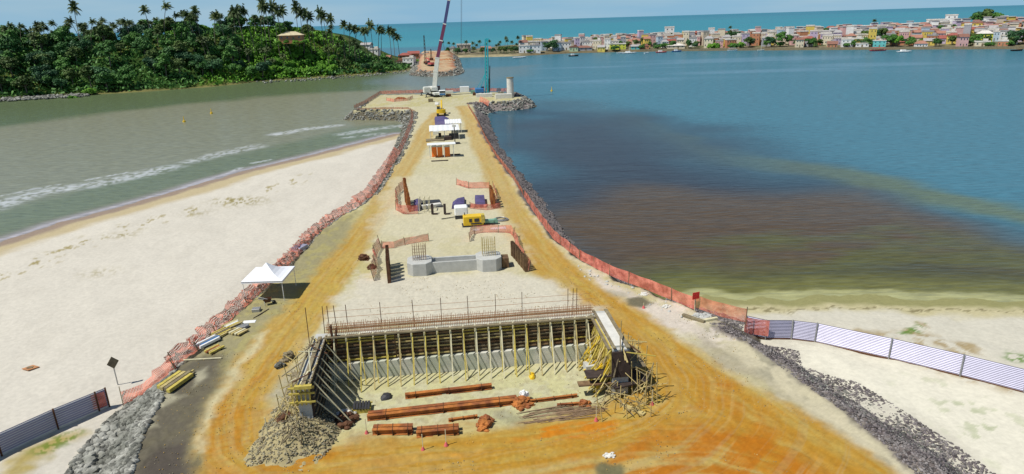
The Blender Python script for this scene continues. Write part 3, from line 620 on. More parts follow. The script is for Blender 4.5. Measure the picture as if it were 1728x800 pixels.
# piers
GP = 'orange mesh barriers round the pier excavations'
fence_net(PX([(632,474),(637,455),(637,432),(644,418)]), 1.6, 0.25, 'bright orange mesh left of the rusty sheet piles at the two pile caps', 'net', group=GP, crumple=0.25)
fence_net(PX([(644,420),(665,419),(690,412),(724,407)]), 1.0, 0.2, 'sagging orange mesh behind the left pile cap', 'net', group=GP, crumple=0.12)
fence_net(PX([(793,408),(796,396),(812,393),(860,393),(866,400)]), 1.2, 0.1, 'orange mesh behind the right pile cap', 'net', group=GP)
fence_net(PX([(866,400),(873,425),(884,445),(893,458)]), 1.3, 0.2, 'orange mesh right of the row of brown piles', 'net', group=GP)
fence_net(PX([(672,352),(671,330),(684,316)]), 1.5, 0.2, 'orange mesh left of the tall rusty piles by the dark pit', 'net', group=GP, crumple=0.2)
fence_net(PX([(668,355),(682,362),(706,361)]), 1.5, 0.0, 'pink orange mesh in front of the tall rusty piles by the dark pit', 'net', group=GP, crumple=0.1)
fence_net(PX([(770,312),(790,318),(826,318)]), 1.2, 0.1, 'faint orange mesh behind the dark pit, right half', 'net', group=GP)
fence_net(PX([(829,352),(836,345),(840,335),(833,318)]), 1.2, 0.1, 'orange mesh round the right rusty piles by the dark pit', 'net', group=GP)
fence_net(PX([(793,352),(822,355),(845,352)]), 1.0, 0.0, 'orange mesh between the dark pit and the yellow generator', 'net', group=GP, crumple=0.1)

# ---- sheet steel hoardings
def hoarding(pts, h, label, matn, group, cat='sheet fence', tilt=0.0, posts=('darkrust', 2.4), braces=False):
    root = thing('sheet_metal_fence', label, cat, (pts[0][0], pts[0][1], pts[0][2]), 0, group)
    base = MB()
    for i, (a, b) in enumerate(zip(pts[:-1], pts[1:])):
        a = Vector(a); b = Vector(b); d = (b-a); L = d.length; d /= L; nr = Vector((-d.y, d.x, 0)).normalized()
        up = Vector((0, 0, 1)) + nr*tilt; m = MB(); nrib = 13
        for k in range(nrib*2):                                   # folded profile
            z0 = h*k/(nrib*2); z1 = h*(k+1)/(nrib*2); o0 = 0.07*(k % 2); o1 = 0.07*((k+1) % 2)
            m.quad(a+up*z0+nr*o0, b+up*z0+nr*o0, b+up*z1+nr*o1, a+up*z1+nr*o1)
        m.build('sheet_panel', M[matn], root)
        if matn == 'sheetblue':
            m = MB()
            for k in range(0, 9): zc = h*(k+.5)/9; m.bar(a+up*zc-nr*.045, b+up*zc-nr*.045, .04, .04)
            m.build('painted_rib_lights', M['white'], root)  # white strips imitate sunlight on the rib tops of this shaded side
        n = max(1, int(L/posts[1]))
        for k in range(n+1 if i == len(pts)-2 else n):
            q = a+d*(L*k/n)-nr*0.10
            MB().bar(q-Vector((0, 0, 0.5)), q+up*(h+0.08), 0.09).build('post', M[posts[0]], root)
            if braces and k % 2: MB().bar(q+Vector((0, 0, 1.3)), q-nr*1.1-Vector((0, 0, 0.1)), 0.06).build('brace', M['paletimber'], root)
        base.bar(a-nr*0.02-Vector((0, 0, 0.06)), b-nr*0.02-Vector((0, 0, 0.06)), 0.06, 0.26)
    base.build('base_board', M['darkrust' if matn == 'sheetwhite' else 'paleconcrete'], root)
    return root
def p3(px, py, z): x, y = U(px, py, z); return (x, y, gz(x, y)+0.05)
GH = 'sheet steel fences closing off the beach'
lp = [p3(a, b, 1.6) for a, b in ((-420,985),(-200,868),(0,762),(95,714),(164,682),(181,674))]
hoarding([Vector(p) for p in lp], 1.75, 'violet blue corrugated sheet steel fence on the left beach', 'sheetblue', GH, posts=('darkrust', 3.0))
rp = [p3(a, b, 1.4) for a, b in ((1257,556),(1292,562),(1336,563),(1376,569),(1500,602),(1620,633),(1728,661),(1900,712),(2150,800))]
hoarding([Vector(p) for p in rp], 1.9, 'long pale corrugated sheet steel fence across the right beach', 'sheetwhite', GH, tilt=0.12, posts=('steel', 3.5), braces=True)
fr = fence_net([(rp[0][0]-.3, rp[0][1]-0.5), (rp[1][0]+.1, rp[1][1]-0.45)], 1.7, 0.0, 'red mesh sheet hung over the end of the pale sheet fence', 'netred', post=False, sag=0, z0=rp[0][2]+0.3, group=None)
fl = fence_net([(lp[4][0]-.2, lp[4][1]-0.3), (lp[5][0]+.1, lp[5][1]-0.3)], 1.4, 0.0, 'red mesh sheet hung over the end of the violet blue sheet fence', 'netred', post=False, sag=0, z0=lp[5][2]+0.2, group=None)

# ---- abutment (U shaped wall in formwork)
AXX = Vector((0.9945, 0.105, 0)); AYY = Vector((-0.105, 0.9945, 0)); ZZ = Vector((0, 0, 1)); A0 = Vector((-4.4, 49.7, G))
def A(x, y, z): return A0+AXX*x+AYY*y+ZZ*z
HW = 4.0; BX = 11.3
def abox(m, x0, x1, y0, y1, z0, z1): return m.box(A((x0+x1)/2, (y0+y1)/2, (z0+z1)/2), (x1-x0, y1-y0, z1-z0), ax=(AXX, AYY, ZZ))
ab = thing('bridge_abutment', 'large U shaped concrete abutment under construction, ringed by timber formwork', 'abutment', A(0, 0, 0))
m = MB(); abox(m, -BX, BX, 0.05, 0.9, 0, HW-0.25); m.build('back_wall', M['greenconc'], ab)
m = MB(); abox(m, -BX-0.9, -BX, -7.6, 0.9, 0, HW-0.25); m.build('wing_wall', M['concrete'], ab)
m = MB(); abox(m, BX, BX+1.3, -6.2, 0.9, 0, HW-0.1); m.build('wing_wall', M['concrete'], ab)
m = MB(); abox(m, -BX+0.1, BX-0.1, -0.55, 0.05, 0, 1.5); m.build('footing', M['greenconc'], ab)
rb = random.Random(5)
m = MB()
for i in range(150):
    x = -BX+0.15+i*(2*BX-0.3)/149
    for y in (0.2, 0.75): m.bar(A(x, y, HW-0.3), A(x+rb.uniform(-.04, .04), y, HW+0.75+rb.uniform(-.1, .15)), 0.028)
for z in (0.25, 0.5, 0.7): m.bar(A(-BX, 0.2, HW+z-0.1), A(BX, 0.2, HW+z-0.1), 0.03); m.bar(A(-BX, 0.75, HW+z-0.1), A(BX, 0.75, HW+z-0.1), 0.03)
tag(m.build('starter_bars', M['palerust'], ab), kind='stuff')
fw = thing('wall_formwork', 'timber formwork with many pale struts along the front of the abutment back wall', 'formwork', A(0, -0.1, 0))
m = MB(); abox(m, -BX+0.05, BX-0.05, -0.10, 0.04, 1.52, HW-0.1); m.build('form_panel', M['ply'], fw)
for k, z in enumerate((1.75, 2.1, 2.42, 2.75, 3.05, 3.35, 3.62, 3.85)):
    for j in range(4):
        x0 = -BX+0.1+j*5.6; m = MB(); m.bar(A(x0, -0.2, z+rb.uniform(-.04, .04)), A(x0+5.5, -0.2, z+rb.uniform(-.04, .04)), 0.13, 0.11)
        m.build('waler', M[rb.choice(['timber', 'oldwood', 'oldwood', 'ply', 'yellowwood'])], fw)
m = MB(); abox(m, -BX, BX, -0.42, -.1, HW-0.1, HW-0.02); m.build('top_board', M['oldwood'], fw)
m = MB(); m.bar(A(-BX, -0.62, HW+0.05), A(BX, -0.62, HW+0.05), 0.12); m.bar(A(-BX, 1.0, HW+0.05), A(BX, 1.0, HW+0.05), 0.14); m.build('top_rail', M['oldwood'], fw)
ns = 21
for i in range(ns):
    x = -BX+0.7+i*(2*BX-1.4)/(ns-1)
    MB().bar(A(x, -0.36, 0.02), A(x+rb.uniform(-.04, .04), -0.36, HW+0.1), 0.13).build('soldier', M['paletimber'], fw)
    for kk, (z, y) in enumerate(((HW-0.25, -2.4), (2.0, -1.6))):
        xx = x+rb.uniform(-.15, .3)*(kk > 0); MB().bar(A(x+0.06, -0.42, z), A(xx, y+rb.uniform(-.3, .3), 0.02), 0.07 if kk else 0.09).build('prop', M[rb.choice(['paletimber', 'timber', 'yellowwood', 'yellowwood'])], fw)
# left wing formwork
lw = thing('wing_formwork', 'dark formwork with pale raking struts inside the left wing of the abutment', 'formwork', A(-BX, -4, 0))
m = MB(); abox(m, -BX+0.01, -BX+0.12, -7.5, -0.6, 0.05, HW-0.05); m.build('form_panel', M['darkply'], lw)
for z in (0.7, 1.4, 2.1, 2.8, 3.5): m = MB(); m.bar(A(-BX+0.2, -7.4, z), A(-BX+0.2, -0.6, z), 0.1); m.build('waler', M['oldwood'], lw)
for i in range(6):
    y = -7.0+i*1.15
    for z, x in ((HW-0.2, 2.8), (2.2, 2.3)): MB().bar(A(-BX+0.25, y, z), A(-BX+x, y-0.25, 0.02), 0.07).build('prop', M['paletimber'], lw)
m = MB(); m.bar(A(-BX+0.1, -7.7, HW), A(-BX+0.1, 0, HW), 0.1); m.bar(A(-BX-0.95, -7.7, HW), A(-BX-0.95, 0, HW), 0.1); m.bar(A(-BX-0.4, -7.7, HW-0.1), A(-BX-0.4, 0, HW-0.1), 0.3, 0.1); m.build('top_rail', M['oldwood'], lw)
m = MB()
for i in range(5): m.bar(A(-BX-1.2+i*.3, -7.75, HW-1.6), A(-BX-1.15+i*.3, -7.75, HW+0.1), 0.1)
for z in (HW-1.3, HW-0.6, HW-0.15): m.bar(A(-BX-1.4, -7.85, z), A(-BX+0.4, -7.85, z), 0.12)
m.bar(A(-BX-.9, -8.0, HW), A(-BX+.3, -8.0, HW), .25); m.build('end_form', M['yellowwood'], lw)
m = MB()
for y in (-0.2, -0.5): m.bar(A(-BX+.6, y+.1, HW-1), A(-BX+.6, y+.1, HW+1.0), 0.12); m.bar(A(-BX+.9, y, HW-1), A(-BX+1.0, y, HW+0.7), 0.1)
m.build('corner_post', M['darkrust'], lw)
# right wing formwork (yellow tangle)
rw = thing('wing_formwork', 'tangle of bright yellow struts inside the right wing of the abutment', 'formwork', A(BX, -4, 0))
m = MB(); abox(m, BX-0.12, BX-0.01, -6.0, -0.6, 0.05, HW-0.05); m.build('form_panel', M['yellowwood'], rw)
for i in range(70):
    y = rb.uniform(-6.2, -0.6); z = rb.uniform(0.8, HW-0.1); MB().bar(A(BX-0.15, y, z), A(BX-rb.uniform(0.3, 1.0)-0.5*(HW-z)*0.5, y+rb.uniform(-.6, .6), max(0.02, z-rb.uniform(.8, 2.4))), 0.085).build('prop', M[rb.choice(['yellow', 'yellowwood', 'yellowwood', 'timber'])], rw)
m = MB(); m.bar(A(BX-0.3, -6.2, HW), A(BX-0.3, 0, HW), 0.22, 0.12); m.bar(A(BX+1.2, -6.3, HW+.08), A(BX+1.2, .8, HW+.08), 0.3, 0.1); m.bar(A(BX+.1, -6.3, HW+.1), A(BX+.1, .8, HW+.1), 0.22, 0.1); m.build('top_rail', M['oldwood'], rw)
m = MB(); abox(m, BX-0.1, BX+1.35, -6.4, -6.25, 1.6, HW-0.2); m.build('end_form', M['darkply'], rw)
m = MB(); m.box(A(BX+.65, -2.8, HW+0.0), (.85, 6.0, 0.12), ax=(AXX, AYY, ZZ)); tag(m.build('plastic_sheet', M['paleconcrete'], rw), 'off white plastic sheet over the wing top')
tp = thing('loose_planks', 'weathered planks and poles thrown across the left wing of the abutment', 'planks', A(-BX-.5, -4, HW))
for i in range(20):
    y = rb.uniform(-7.6, 0.2); a = A(-BX-rb.uniform(-.3, 1.2), y, HW+rb.uniform(.0, .12)); d = (AXX*rb.uniform(-1, .6)+AYY*rb.uniform(-1, 1)+ZZ*rb.uniform(-.7, .25)).normalized()*rb.uniform(.8, 2.4); MB().bar(a, a+d, .09, .05).build('plank', M[rb.choice(['oldwood', 'timber', 'paletimber', 'darkrust'])], tp)
tp = thing('loose_planks', 'weathered planks and poles hanging off the right wing end of the abutment', 'planks', A(BX+.5, -6, HW))
for i in range(22):
    y = rb.uniform(-6.8, -4.6) if i % 2 else rb.uniform(-6, .5); a = A(BX+rb.uniform(-.2, 1.5), y, HW+rb.uniform(-.2, .12)); d = (AXX*rb.uniform(-.5, 1)+AYY*rb.uniform(-1, .6)+ZZ*rb.uniform(-1.4, .15)).normalized()*rb.uniform(.8, 2.6); MB().bar(a, a+d, .1, .05).build('plank', M[rb.choice(['oldwood', 'timber', 'yellowwood', 'darkrust'])], tp)
# guard stakes along the wall top
gs = thing('guard_rail', 'thin stakes and rope standing behind the abutment wall', 'guard rail', A(0, 1.3, 0))
for px in (505, 548, 557, 570, 588, 644, 699, 745, 791, 837, 882, 960, 968, 975):
    # stakes stand just behind the wall
    x, y = U(px, 552-(px-548)*0.055, G+HW); q = Vector((x, y, 0)); t = (q-A0).dot(AXX)
    if abs(t) > BX+2: t = math.copysign(BX+1.6, t)
    MB().bar(A(t, 1.2, HW-1.5), A(t+rb.uniform(-.1, .1), 1.2, HW+2.1), 0.05).build('post', M['darkrust'], gs)
m = MB(); m.bar(A(-BX, 1.2, HW+1.0), A(BX, 1.2, HW+1.0), 0.025); m.bar(A(-BX, 1.2, HW+1.6), A(BX, 1.2, HW+1.5), 0.02); m.build('rope', M['palerust'], gs)
def scaffold(label, x0, x1, y0, y1, h, seed, matn, n=34, group=None, platform=True):
    r = random.Random(seed); root = thing('tube_scaffold', label, 'scaffold', A((x0+x1)/2, (y0+y1)/2, 0), 0, group)
    nx = 3; ny = max(2, int(abs(y1-y0)/1.5))
    for i in range(nx):
        for j in range(ny+1):
            x = x0+(x1-x0)*i/(nx-1); y = y0+(y1-y0)*j/ny
            if r.random() < 0.2: continue
            MB().tube(A(x+r.uniform(-.1, .1), y, 0), A(x+r.uniform(-.2, .2), y+r.uniform(-.2, .2), h*r.uniform(0.55, 1.15)), 0.04, n=5).build('upright', M[matn], root)
    for i in range(n):
        z = r.uniform(0.3, h*0.9); x = r.uniform(x0, x1); y = r.uniform(y0, y1); L = r.uniform(1.0, 2.6)
        d = Vector((r.uniform(-1, 1), r.uniform(-1, 1), r.uniform(-.9, .9))).normalized()*L/2; c = A(x, y, z); d.z = max(d.z, -z+0.05)
        MB().tube(c-d, c+d, 0.035, n=5).build('brace', M[matn if r.random() < .7 else 'oldwood'], root)
    if platform:
        MB().box(A((x0+x1)/2, (y0+y1)/2, h*0.62), (abs(x1-x0)*0.8, abs(y1-y0)*0.4, 0.06), ax=(AXX, AYY, ZZ)).build('deck', M['oldwood'], root)
    return root
scaffold('loose scaffold tubes and timbers outside the left wing of the abutment', -BX-2.6, -BX-1.0, -8.0, 0.5, 3.2, 1, 'timber', 44)
scaffold('scaffold of yellowish tubes outside the right wing of the abutment', BX+1.5, BX+3.0, -8.0, -0.5, 3.2, 2, 'timber', 40)
scaffold('collapsed yellow scaffold and planks at the end of the right wing', BX-1.6, BX+2.0, -9.6, -6.6, 2.0, 9, 'timber', 28, platform=False)
scaffold('low mess of timbers at the end of the left wing', -BX-1.6, -BX+0.6, -9.6, -8.0, 1.7, 12, 'oldwood', 22, platform=False)
# plates, platforms at the right end; the big dark plate stands for shade beneath
def slab(name, label, cat, px, py, size, rz, matn, z=0.0, group=None):
    x, y = U(px, py, G+z); o = MB().box((x, y, G+z+size[2]/2), size, rz).build(name, M[matn]); 
    o.data.transform(Matrix.Translation((-x, -y, -G-z))); o.location = (x, y, G+z); return tag(o, label, cat, group)
slab('steel_plate', 'steel plate leaning out from the right wing scaffold, blackened like the shade under it', 'steel plate', 1056, 640, (3.0, 2.1, 0.12), 0.35, 'darkply', 0.9)
slab('plywood_sheet', 'dark brown plywood sheet on the scaffold at the right wing end', 'plywood sheet', 1026, 630, (3.6, 1.2, 0.1), 0.1, 'darkply', 1.6)
slab('plywood_sheet', 'dark brown plywood sheet lower down by the tangle of yellow struts', 'plywood sheet', 1003, 647, (2.6, 0.7, 0.1), 0.1, 'ply', 1.0)
slab('concrete_block', 'rounded grey concrete lump with a dark hole beside the yellow struts', 'concrete block', 1000, 622, (1.4, 0.9, 0.5), 0.2, 'concrete', 0.5)
slab('timber_pallet', 'slatted grey white pallet lying at the foot of the right scaffold', 'pallet', 1068, 692, (2.0, .45, 0.12), -0.75, 'timber', 0)

# ---- rusty beams in the pit
def beam(label, a, b, h=0.45, w=0.35, matn='rust', z=0.02, group='rusty steel beams lying in the work pit', name='steel_beam', n=1, cat='steel beam'):
    pa = UV3(a[0], a[1], G+z); pb = UV3(b[0], b[1], G+z); c = (pa+pb)/2
    root = thing(name, label, cat, c, 0, group)
    for i in range(n):
        o = Vector((0, 0.42*i, 0)); m = MB(); m.ibeam(pa+o, pb+o, h, w); m.build('beam_section', M[matn], root)
    for t in (0.12, 0.5, 0.88):
        q = pa+(pb-pa)*t; MB().box(q+Vector((0, 0.2*(n-1), h*0.5)), (0.04, w+0.1+0.42*(n-1), h+0.05), 0.1).build('stiffener_plate', M['darkrust'], root)
    return root
beam('upper of the long rusty beams, lying alone nearest the strutted wall', (684,672), (830,655), 0.4, 0.35)
beam('longest rusty beam, crossing the middle of the pit to the brown rubble heap', (620,709), (872,681), 0.42, 0.34, n=2)
beam('short stout pair of rusty beams at the front left of the pit', (629,733), (696,731), 0.45, 0.34, n=2)
beam('short stout pair of rusty beams at the front, right of the other short pair', (703,737), (774,731), 0.45, 0.34, n=2)
beam('thin rusty beam right of the brown rubble heap', (895,679), (974,669), 0.22, 0.2)
beam('short thin rusty beam ending in a rusty box', (940,686), (990,682), 0.22, 0.2)
beam('small rusty beam between the long beam and the rusty scrap', (757,712), (806,705), 0.25, 0.2)
def heap(name, label, cat, px, py, rx, ry, h, matn, n=26, seed=1, sz=0.25, z=0, tri=True):
    r = random.Random(seed); x, y = U(px, py, G+z); c = Vector((x, y, G+z)); m = MB(); m.blob((x, y, G+z), (rx*0.8, ry*0.8, h*0.75), 2, 0.14, r)
    for i in range(n):
        a = r.uniform(0, 6.28); q = r.random()**0.6; hx = x+rx*q*math.cos(a); hy = y+ry*q*math.sin(a); s = sz*r.uniform(.5, 1.3)
        m.blob((hx, hy, G+z+h*(1-q*q)*0.8), (s, s*r.uniform(.6, 1), s*r.uniform(.5, .9)), 1, 0.3, r)
    o = m.build(name, M[matn]); o.data.transform(Matrix.Translation(-c)); o.location = c; return tag(o, label, cat)
heap('scrap_heap', 'rusty brown scrap heap beside the left end of the long beam', 'scrap heap', 582, 712, 1.0, 1.1, 0.7, 'darkrust', 40, 1)
heap('scrap_heap', 'rusty brown heap at the right end of the long beam', 'scrap heap', 880, 682, 0.75, 0.8, 0.6, 'rust', 36, 2)
heap('scrap_heap', 'orange brown scrap heap behind the front right pair of beams', 'scrap heap', 818, 716, 0.65, 0.9, 0.5, 'rust', 30, 3)
heap('scrap_heap', 'small rusty lump on the end of the short thin beam', 'scrap heap', 984, 683, 0.5, 0.35, 0.35, 'rust', 16, 4)
heap('plastic_heap', 'crumpled white plastic on top of the rusty heap at the long beam', 'plastic', 884, 670, 0.35, 0.5, 0.7, 'white', 16, 5, 0.14, z=.3)
heap('plastic_heap', 'crumpled pale cloth above the rusty heap left of the long beam', 'plastic', 584, 699, 0.7, 0.3, 0.4, 'paleconcrete', 18, 6, 0.18, z=.2)
heap('tarpaulin', 'round dark tarpaulin bundle lying on the pale pit floor', 'tarpaulin', 652, 671, 0.62, 0.62, 0.55, 'darksteel', 0, 7)
heap('rubble_heap', 'dark pile of charred looking rubble left of the stone slope', 'rubble', 480, 716, 0.8, 1.2, 0.9, 'darkrust', 40, 8)
heap('rubble_heap', 'grey brown block heap beside the left haul road', 'rubble', 487, 606, 0.45, 0.6, 0.8, 'oldwood', 26, 9)
heap('rubble_heap', 'small grey stone heap left of the abutment, nearest the road', 'rubble', 473, 620, 0.3, 0.45, 0.5, 'rock', 16, 10)
heap('earth_bag', 'orange yellow cloth bag lying at the foot of the struts', 'bag', 898, 636, 0.35, 0.6, 0.35, 'yellow', 6, 11, 0.12)
heap('rubble_heap', 'rubble pile by the haul road left of the sheet piles, upper one', 'rubble', 614, 438, 0.9, 0.8, 0.8, 'darkrust', 30, 12, 0.2)
heap('rubble_heap', 'small dark rubble pile just below the pile by the haul road', 'rubble', 628, 452, 0.6, 0.5, 0.5, 'darkrust', 18, 13, 0.2)
pal = thing('timber_pallet', 'dark slatted pallet leaning by the brown scrap heap', 'pallet', UV3(612, 692))
px_, py_ = U(612, 692)
for i in range(6): MB().box((px_-0.6+i*0.22, py_, G+0.45), (0.17, 1.15, 0.04), 0.15).build('slat', M['darksteel'], pal)
MB().box((px_, py_-.4, G+.36), (1.4, .1, .1), .15).box((px_, py_+.4, G+.36), (1.4, .1, .1), .15).box((px_, py_, G+.17), (1.3, 1.0, .3), .15).build('frame', M['yellowwood'], pal)
rbm = MB(); r0 = random.Random(8)
for i in range(46):
    a = UV3(r0.uniform(870, 930), r0.uniform(695, 715), G+0.05); b = a+AXX*r0.uniform(2.5, 5)+Vector((0, r0.uniform(-.2, .8), r0.uniform(0, .12))); rbm.bar(a, b, 0.035)
o = rbm.build('rebar_bundle', M['rebar']); tag(o, 'scattered thin reinforcing bars on the pit floor right of the beams', 'rebar bundle')
def stake(px, py, label, h=1.3):
    x, y = U(px, py); root = thing('marker_stake', label, 'stake', (x, y, G), 0, 'marker stakes with orange feet round the pit')
    MB().bar((x, y, G-.1), (x, y, G+h), 0.05).build('stick', M['paletimber'], root)
    MB().tube((x, y, G), (x, y, G+0.28), 0.17, 0.06, 8).build('foot', M['pink'], root)
stake(714, 760, 'marker stake with orange foot in front of the short stout beams'); stake(753, 752, 'pale marker stake with orange foot at the right of the short beams')
stake(619, 732, 'pale marker stake with pink foot left of the short stout beams'); stake(453, 741, 'marker stake with pink foot at the lower left corner of the pit', 1.8)
stake(1100, 683, 'marker stake standing alone right of the fallen scaffold'); stake(1006, 710, 'marker stake in front of the reinforcing bars'); stake(1086, 520, 'pale marker stake beside the dark stain on the right', .6)

# ---- pile caps with beam
PCX = Vector((0.995, 0.10, 0)); PCY = Vector((-0.10, 0.995, 0))
P0 = UV3(770, 462)
def B(x, y, z): return P0+PCX*x+PCY*y+ZZ*z
def octo(cx, cy, rx, ry, ch=0.45):
    pts = [(-rx, -ry*(1-ch)), (-rx*(1-ch), -ry), (rx*(1-ch), -ry), (rx, -ry*(1-ch)), (rx, ry*(1-ch)), (rx*(1-ch), ry), (-rx*(1-ch), ry), (-rx, ry*(1-ch))]
    return [tuple((B(cx+a, cy+b, 0))[:2]) for a, b in pts]
xl = (UV3(709, 466)-P0).dot(PCX); xr = (UV3(826, 456)-P0).dot(PCX)
pc = thing('pile_cap_pair', 'pair of grey concrete pile caps joined by a trough beam', 'pile cap', B(0, 1, 0))
m = MB(); m.prism(octo(xl, 1.5, 1.45, 1.6), G-.2, G+1.55); m.build('pile_cap', M['concrete'], pc, bevel=.04)
m = MB(); m.prism(octo(xr, 1.5, 1.5, 1.6), G-.2, G+1.55); m.build('pile_cap', M['concrete'], pc, bevel=.04)
m = MB()
for y0, y1, z1 in ((0.6, 0.85, 1.35), (2.2, 2.5, 1.35), (0.84, 2.21, 0.75)): m.box(B((xl+xr)/2, (y0+y1)/2, z1/2), (xr-xl-2.6, y1-y0, z1), ax=(PCX, PCY, ZZ))
m.build('trough_beam', M['concrete'], pc)
for xx, n in ((xl, 0), (xr, 1)):
    m = MB(); r0 = random.Random(n)
    for i in range(7):
        for j in range(4):
            if 0 < i < 6 and 0 < j < 3: continue
            q = B(xx-0.75+i*.25+(.1 if n else 0), 1.2+j*.3, 1.5); m.bar(q, q+ZZ*(1.9 if n == 0 else 2.2)+Vector((r0.uniform(-.05, .05), 0, 0)), 0.045)
    for z in (1.8, 2.2, 2.6, 3.0):
        a, b, c, d = B(xx-.75, 1.2, z), B(xx+.75, 1.2, z), B(xx+.75, 2.1, z), B(xx-.75, 2.1, z)
        for u, v in ((a, b), (b, c), (c, d), (d, a)): m.bar(u, v, 0.025)
    m.build('rebar_cage', M['timber' if n else 'rebar'], pc)
MB().box(B(xr+2.0, 1.6, .6), (.8, 1.5, 1.2), ax=(PCX, PCY, ZZ)).build('side_form', M['ply'], pc)

def pilewall(label, a, b, h, n, matn, group='rows of rusty sheet piles', taper=0.0, w=0.3, hs=None, filled=True):
    pa = UV3(*a); pb = UV3(*b); root = thing('sheet_pile_row', label, 'sheet piles', (pa+pb)/2, 0, group); r0 = random.Random(n)
    d = (pb-pa); L = d.length; d /= L
    for i in range(n):
        t = (i+.5)/n; q = pa+(pb-pa)*t; hh = (h if hs is None else hs[0]+(hs[1]-hs[0])*t)*r0.uniform(.93, 1.05); m = MB(); sw = L/n*(0.98 if filled else .55)
        nr = Vector((-d.y, d.x, 0)); u = q-d*sw/2; v = q+d*sw/2; o_ = nr*(0.18 if i % 2 else -.18)
        m.box((u+v)/2+o_+ZZ*(hh/2-.3), (sw*.7, .05, hh+.6), ax=(d, nr, ZZ)).box(u+ZZ*(hh/2-.3), (.05, .36, hh+.6), ax=(d, nr, ZZ)).box(v-d*.03+ZZ*(hh/2-.3), (.05, .36, hh+.6), ax=(d, nr, ZZ))
        m.build('sheet_pile', M[matn], root)
    return root
pilewall('dark rusty pile row left of the two concrete pile caps', (657,478), (656,447), 2.7, 10, 'darkrust')
pilewall('brown timber like pile row right of the two concrete pile caps', (889,460), (864,430), 1.9, 12, 'ply', filled=False)
pilewall('tall orange rusty pile row left of the dark pit', (692,357), (685,340), 3.0, 8, 'rust', hs=(2.2, 4.4))
pilewall('rusty pile row right of the dark pit', (834,352), (828,338), 3.0, 7, 'rust', hs=(2.5, 2.8))

# ---- dark pit with beam trench behind the generator
def frame_box(name, label, cat, px, py, size, rz, matn, group=None, z=0, bevel=0):
    x, y = U(px, py, G+z); root = thing(name, label, cat, (x, y, G+z), 0, group); return root, x, y
def tarp(label, pts, matn='purple', h=.5, group='dark violet tarpaulins over the far pit', seed=1):
    r0 = random.Random(seed); P_ = [Vector((*U(a, b), G)) for a, b in pts]; c = sum(P_, Vector())/len(P_); m = MB(); top = []
    for p in P_: top.append(p+(c-p)*.12+ZZ*h*r0.uniform(.7, 1.1))
    n = len(P_)
    for i in range(n): m.quad(P_[i], P_[(i+1) % n], top[(i+1) % n], top[i])
    for i in range(n): m.poly([top[i], top[(i+1) % n], c+ZZ*h*1.25])
    o = m.build('tarpaulin', M[matn]); o.data.transform(Matrix.Translation(-c)); o.location = c; return tag(o, label, 'tarpaulin', group)
tarp('dark violet tarpaulin against the tall rusty piles', [(698,356),(709,356),(712,345),(706,341),(698,345)], h=.9)
tarp('long dark tarpaulin strip behind the pit beam', [(712,346),(746,344),(743,338),(712,340)], 'darksteel', .3, seed=2)
tarp('dark strip in front of the pit beam', [(712,352),(748,350),(748,347),(712,348)], 'darksteel', .25, seed=3)
tarp('dark violet tarpaulin behind the white tank', [(762,353),(785,349),(785,337),(772,339),(763,346)], h=.7, seed=4)
tarp('dark violet tarpaulin left of the right rusty piles', [(802,349),(820,350),(818,336),(801,337)], h=.8, seed=5)
tarp('long thin dark cover between the two violet tarpaulins', [(783,350),(822,351),(820,347),(783,347)], 'darksteel', .3, seed=6)
q1, q2 = UV3(712, 349.5, G+.3), UV3(744, 345, G+.3)
tag(MB().bar(q1, q2, .9, .5).build('concrete_beam', M['paleconcrete']), 'pale concrete beam across the far pit', 'beam')
for a, b, l in (((708,366),(708,346),'thin yellow timber trestle at the far pit, left one'), ((716,364),(716,344),'thin yellow timber trestle at the far pit, middle one'), ((724,366),(724,343),'thin yellow timber trestle at the far pit, right one')):
    x, y = U(a[0], 358); o = MB().bar((x, y, G), (x, y, G+2.2), .1).bar((x, y+1.5, G), (x, y+1.5, G+2.2), .1).bar((x, y, G+2.2), (x, y+1.5, G+2.2), .1).build('trestle', M['paletimber']); tag(o, l, 'trestle', 'timber trestles at the far pit')
for a, l in ((730,'dark shuttering post standing at the far pit, left one'), (751,'dark shuttering post at the far pit, nearest the white tank')):
    x, y = U(a, 361); o = MB().bar((x, y, G), (x, y, G+1.6), .35, .35).bar((x, y-.3, G+.1), (x+.8, y-.3, G+.1), .2).build('shutter_post', M['darkply']); tag(o, l, 'post', 'dark shuttering posts at the far pit')
# ------------------------------------------------------------------ stones
def ico(sub):
    bm = bmesh.new(); bmesh.ops.create_icosphere(bm, subdivisions=sub, radius=1); v = np.array([q.co[:] for q in bm.verts]); f = np.array([[w.index for w in q.verts] for q in bm.faces]); bm.free(); return v, f
IV, IF = ico(1)
def stones(name, pts, sizes, matn, seed, label=None, parent=None):
    r = np.random.default_rng(seed); n = len(pts); nv = len(IV)
    Vv = IV[None]*(1+r.uniform(-.28, .28, (n, nv, 1)))*np.stack([sizes*r.uniform(.8, 1.3, n), sizes*r.uniform(.6, 1.1, n), sizes*r.uniform(.5, .85, n)], -1)[:, None, :]
    a = r.uniform(0, 6.28, n); c, s = np.cos(a)[:, None], np.sin(a)[:, None]
    x = Vv[..., 0]*c-Vv[..., 1]*s; y = Vv[..., 0]*s+Vv[..., 1]*c; Vv = np.stack([x, y, Vv[..., 2]], -1)+pts[:, None, :]
    Ff = (IF[None]+(np.arange(n)*nv)[:, None, None]).reshape(-1, 3)
    o = np_mesh(name, Vv.reshape(-1, 3), Ff, M[matn]); tag(o, label, None, None, 'stuff')
    if parent: o.parent = parent
    return o
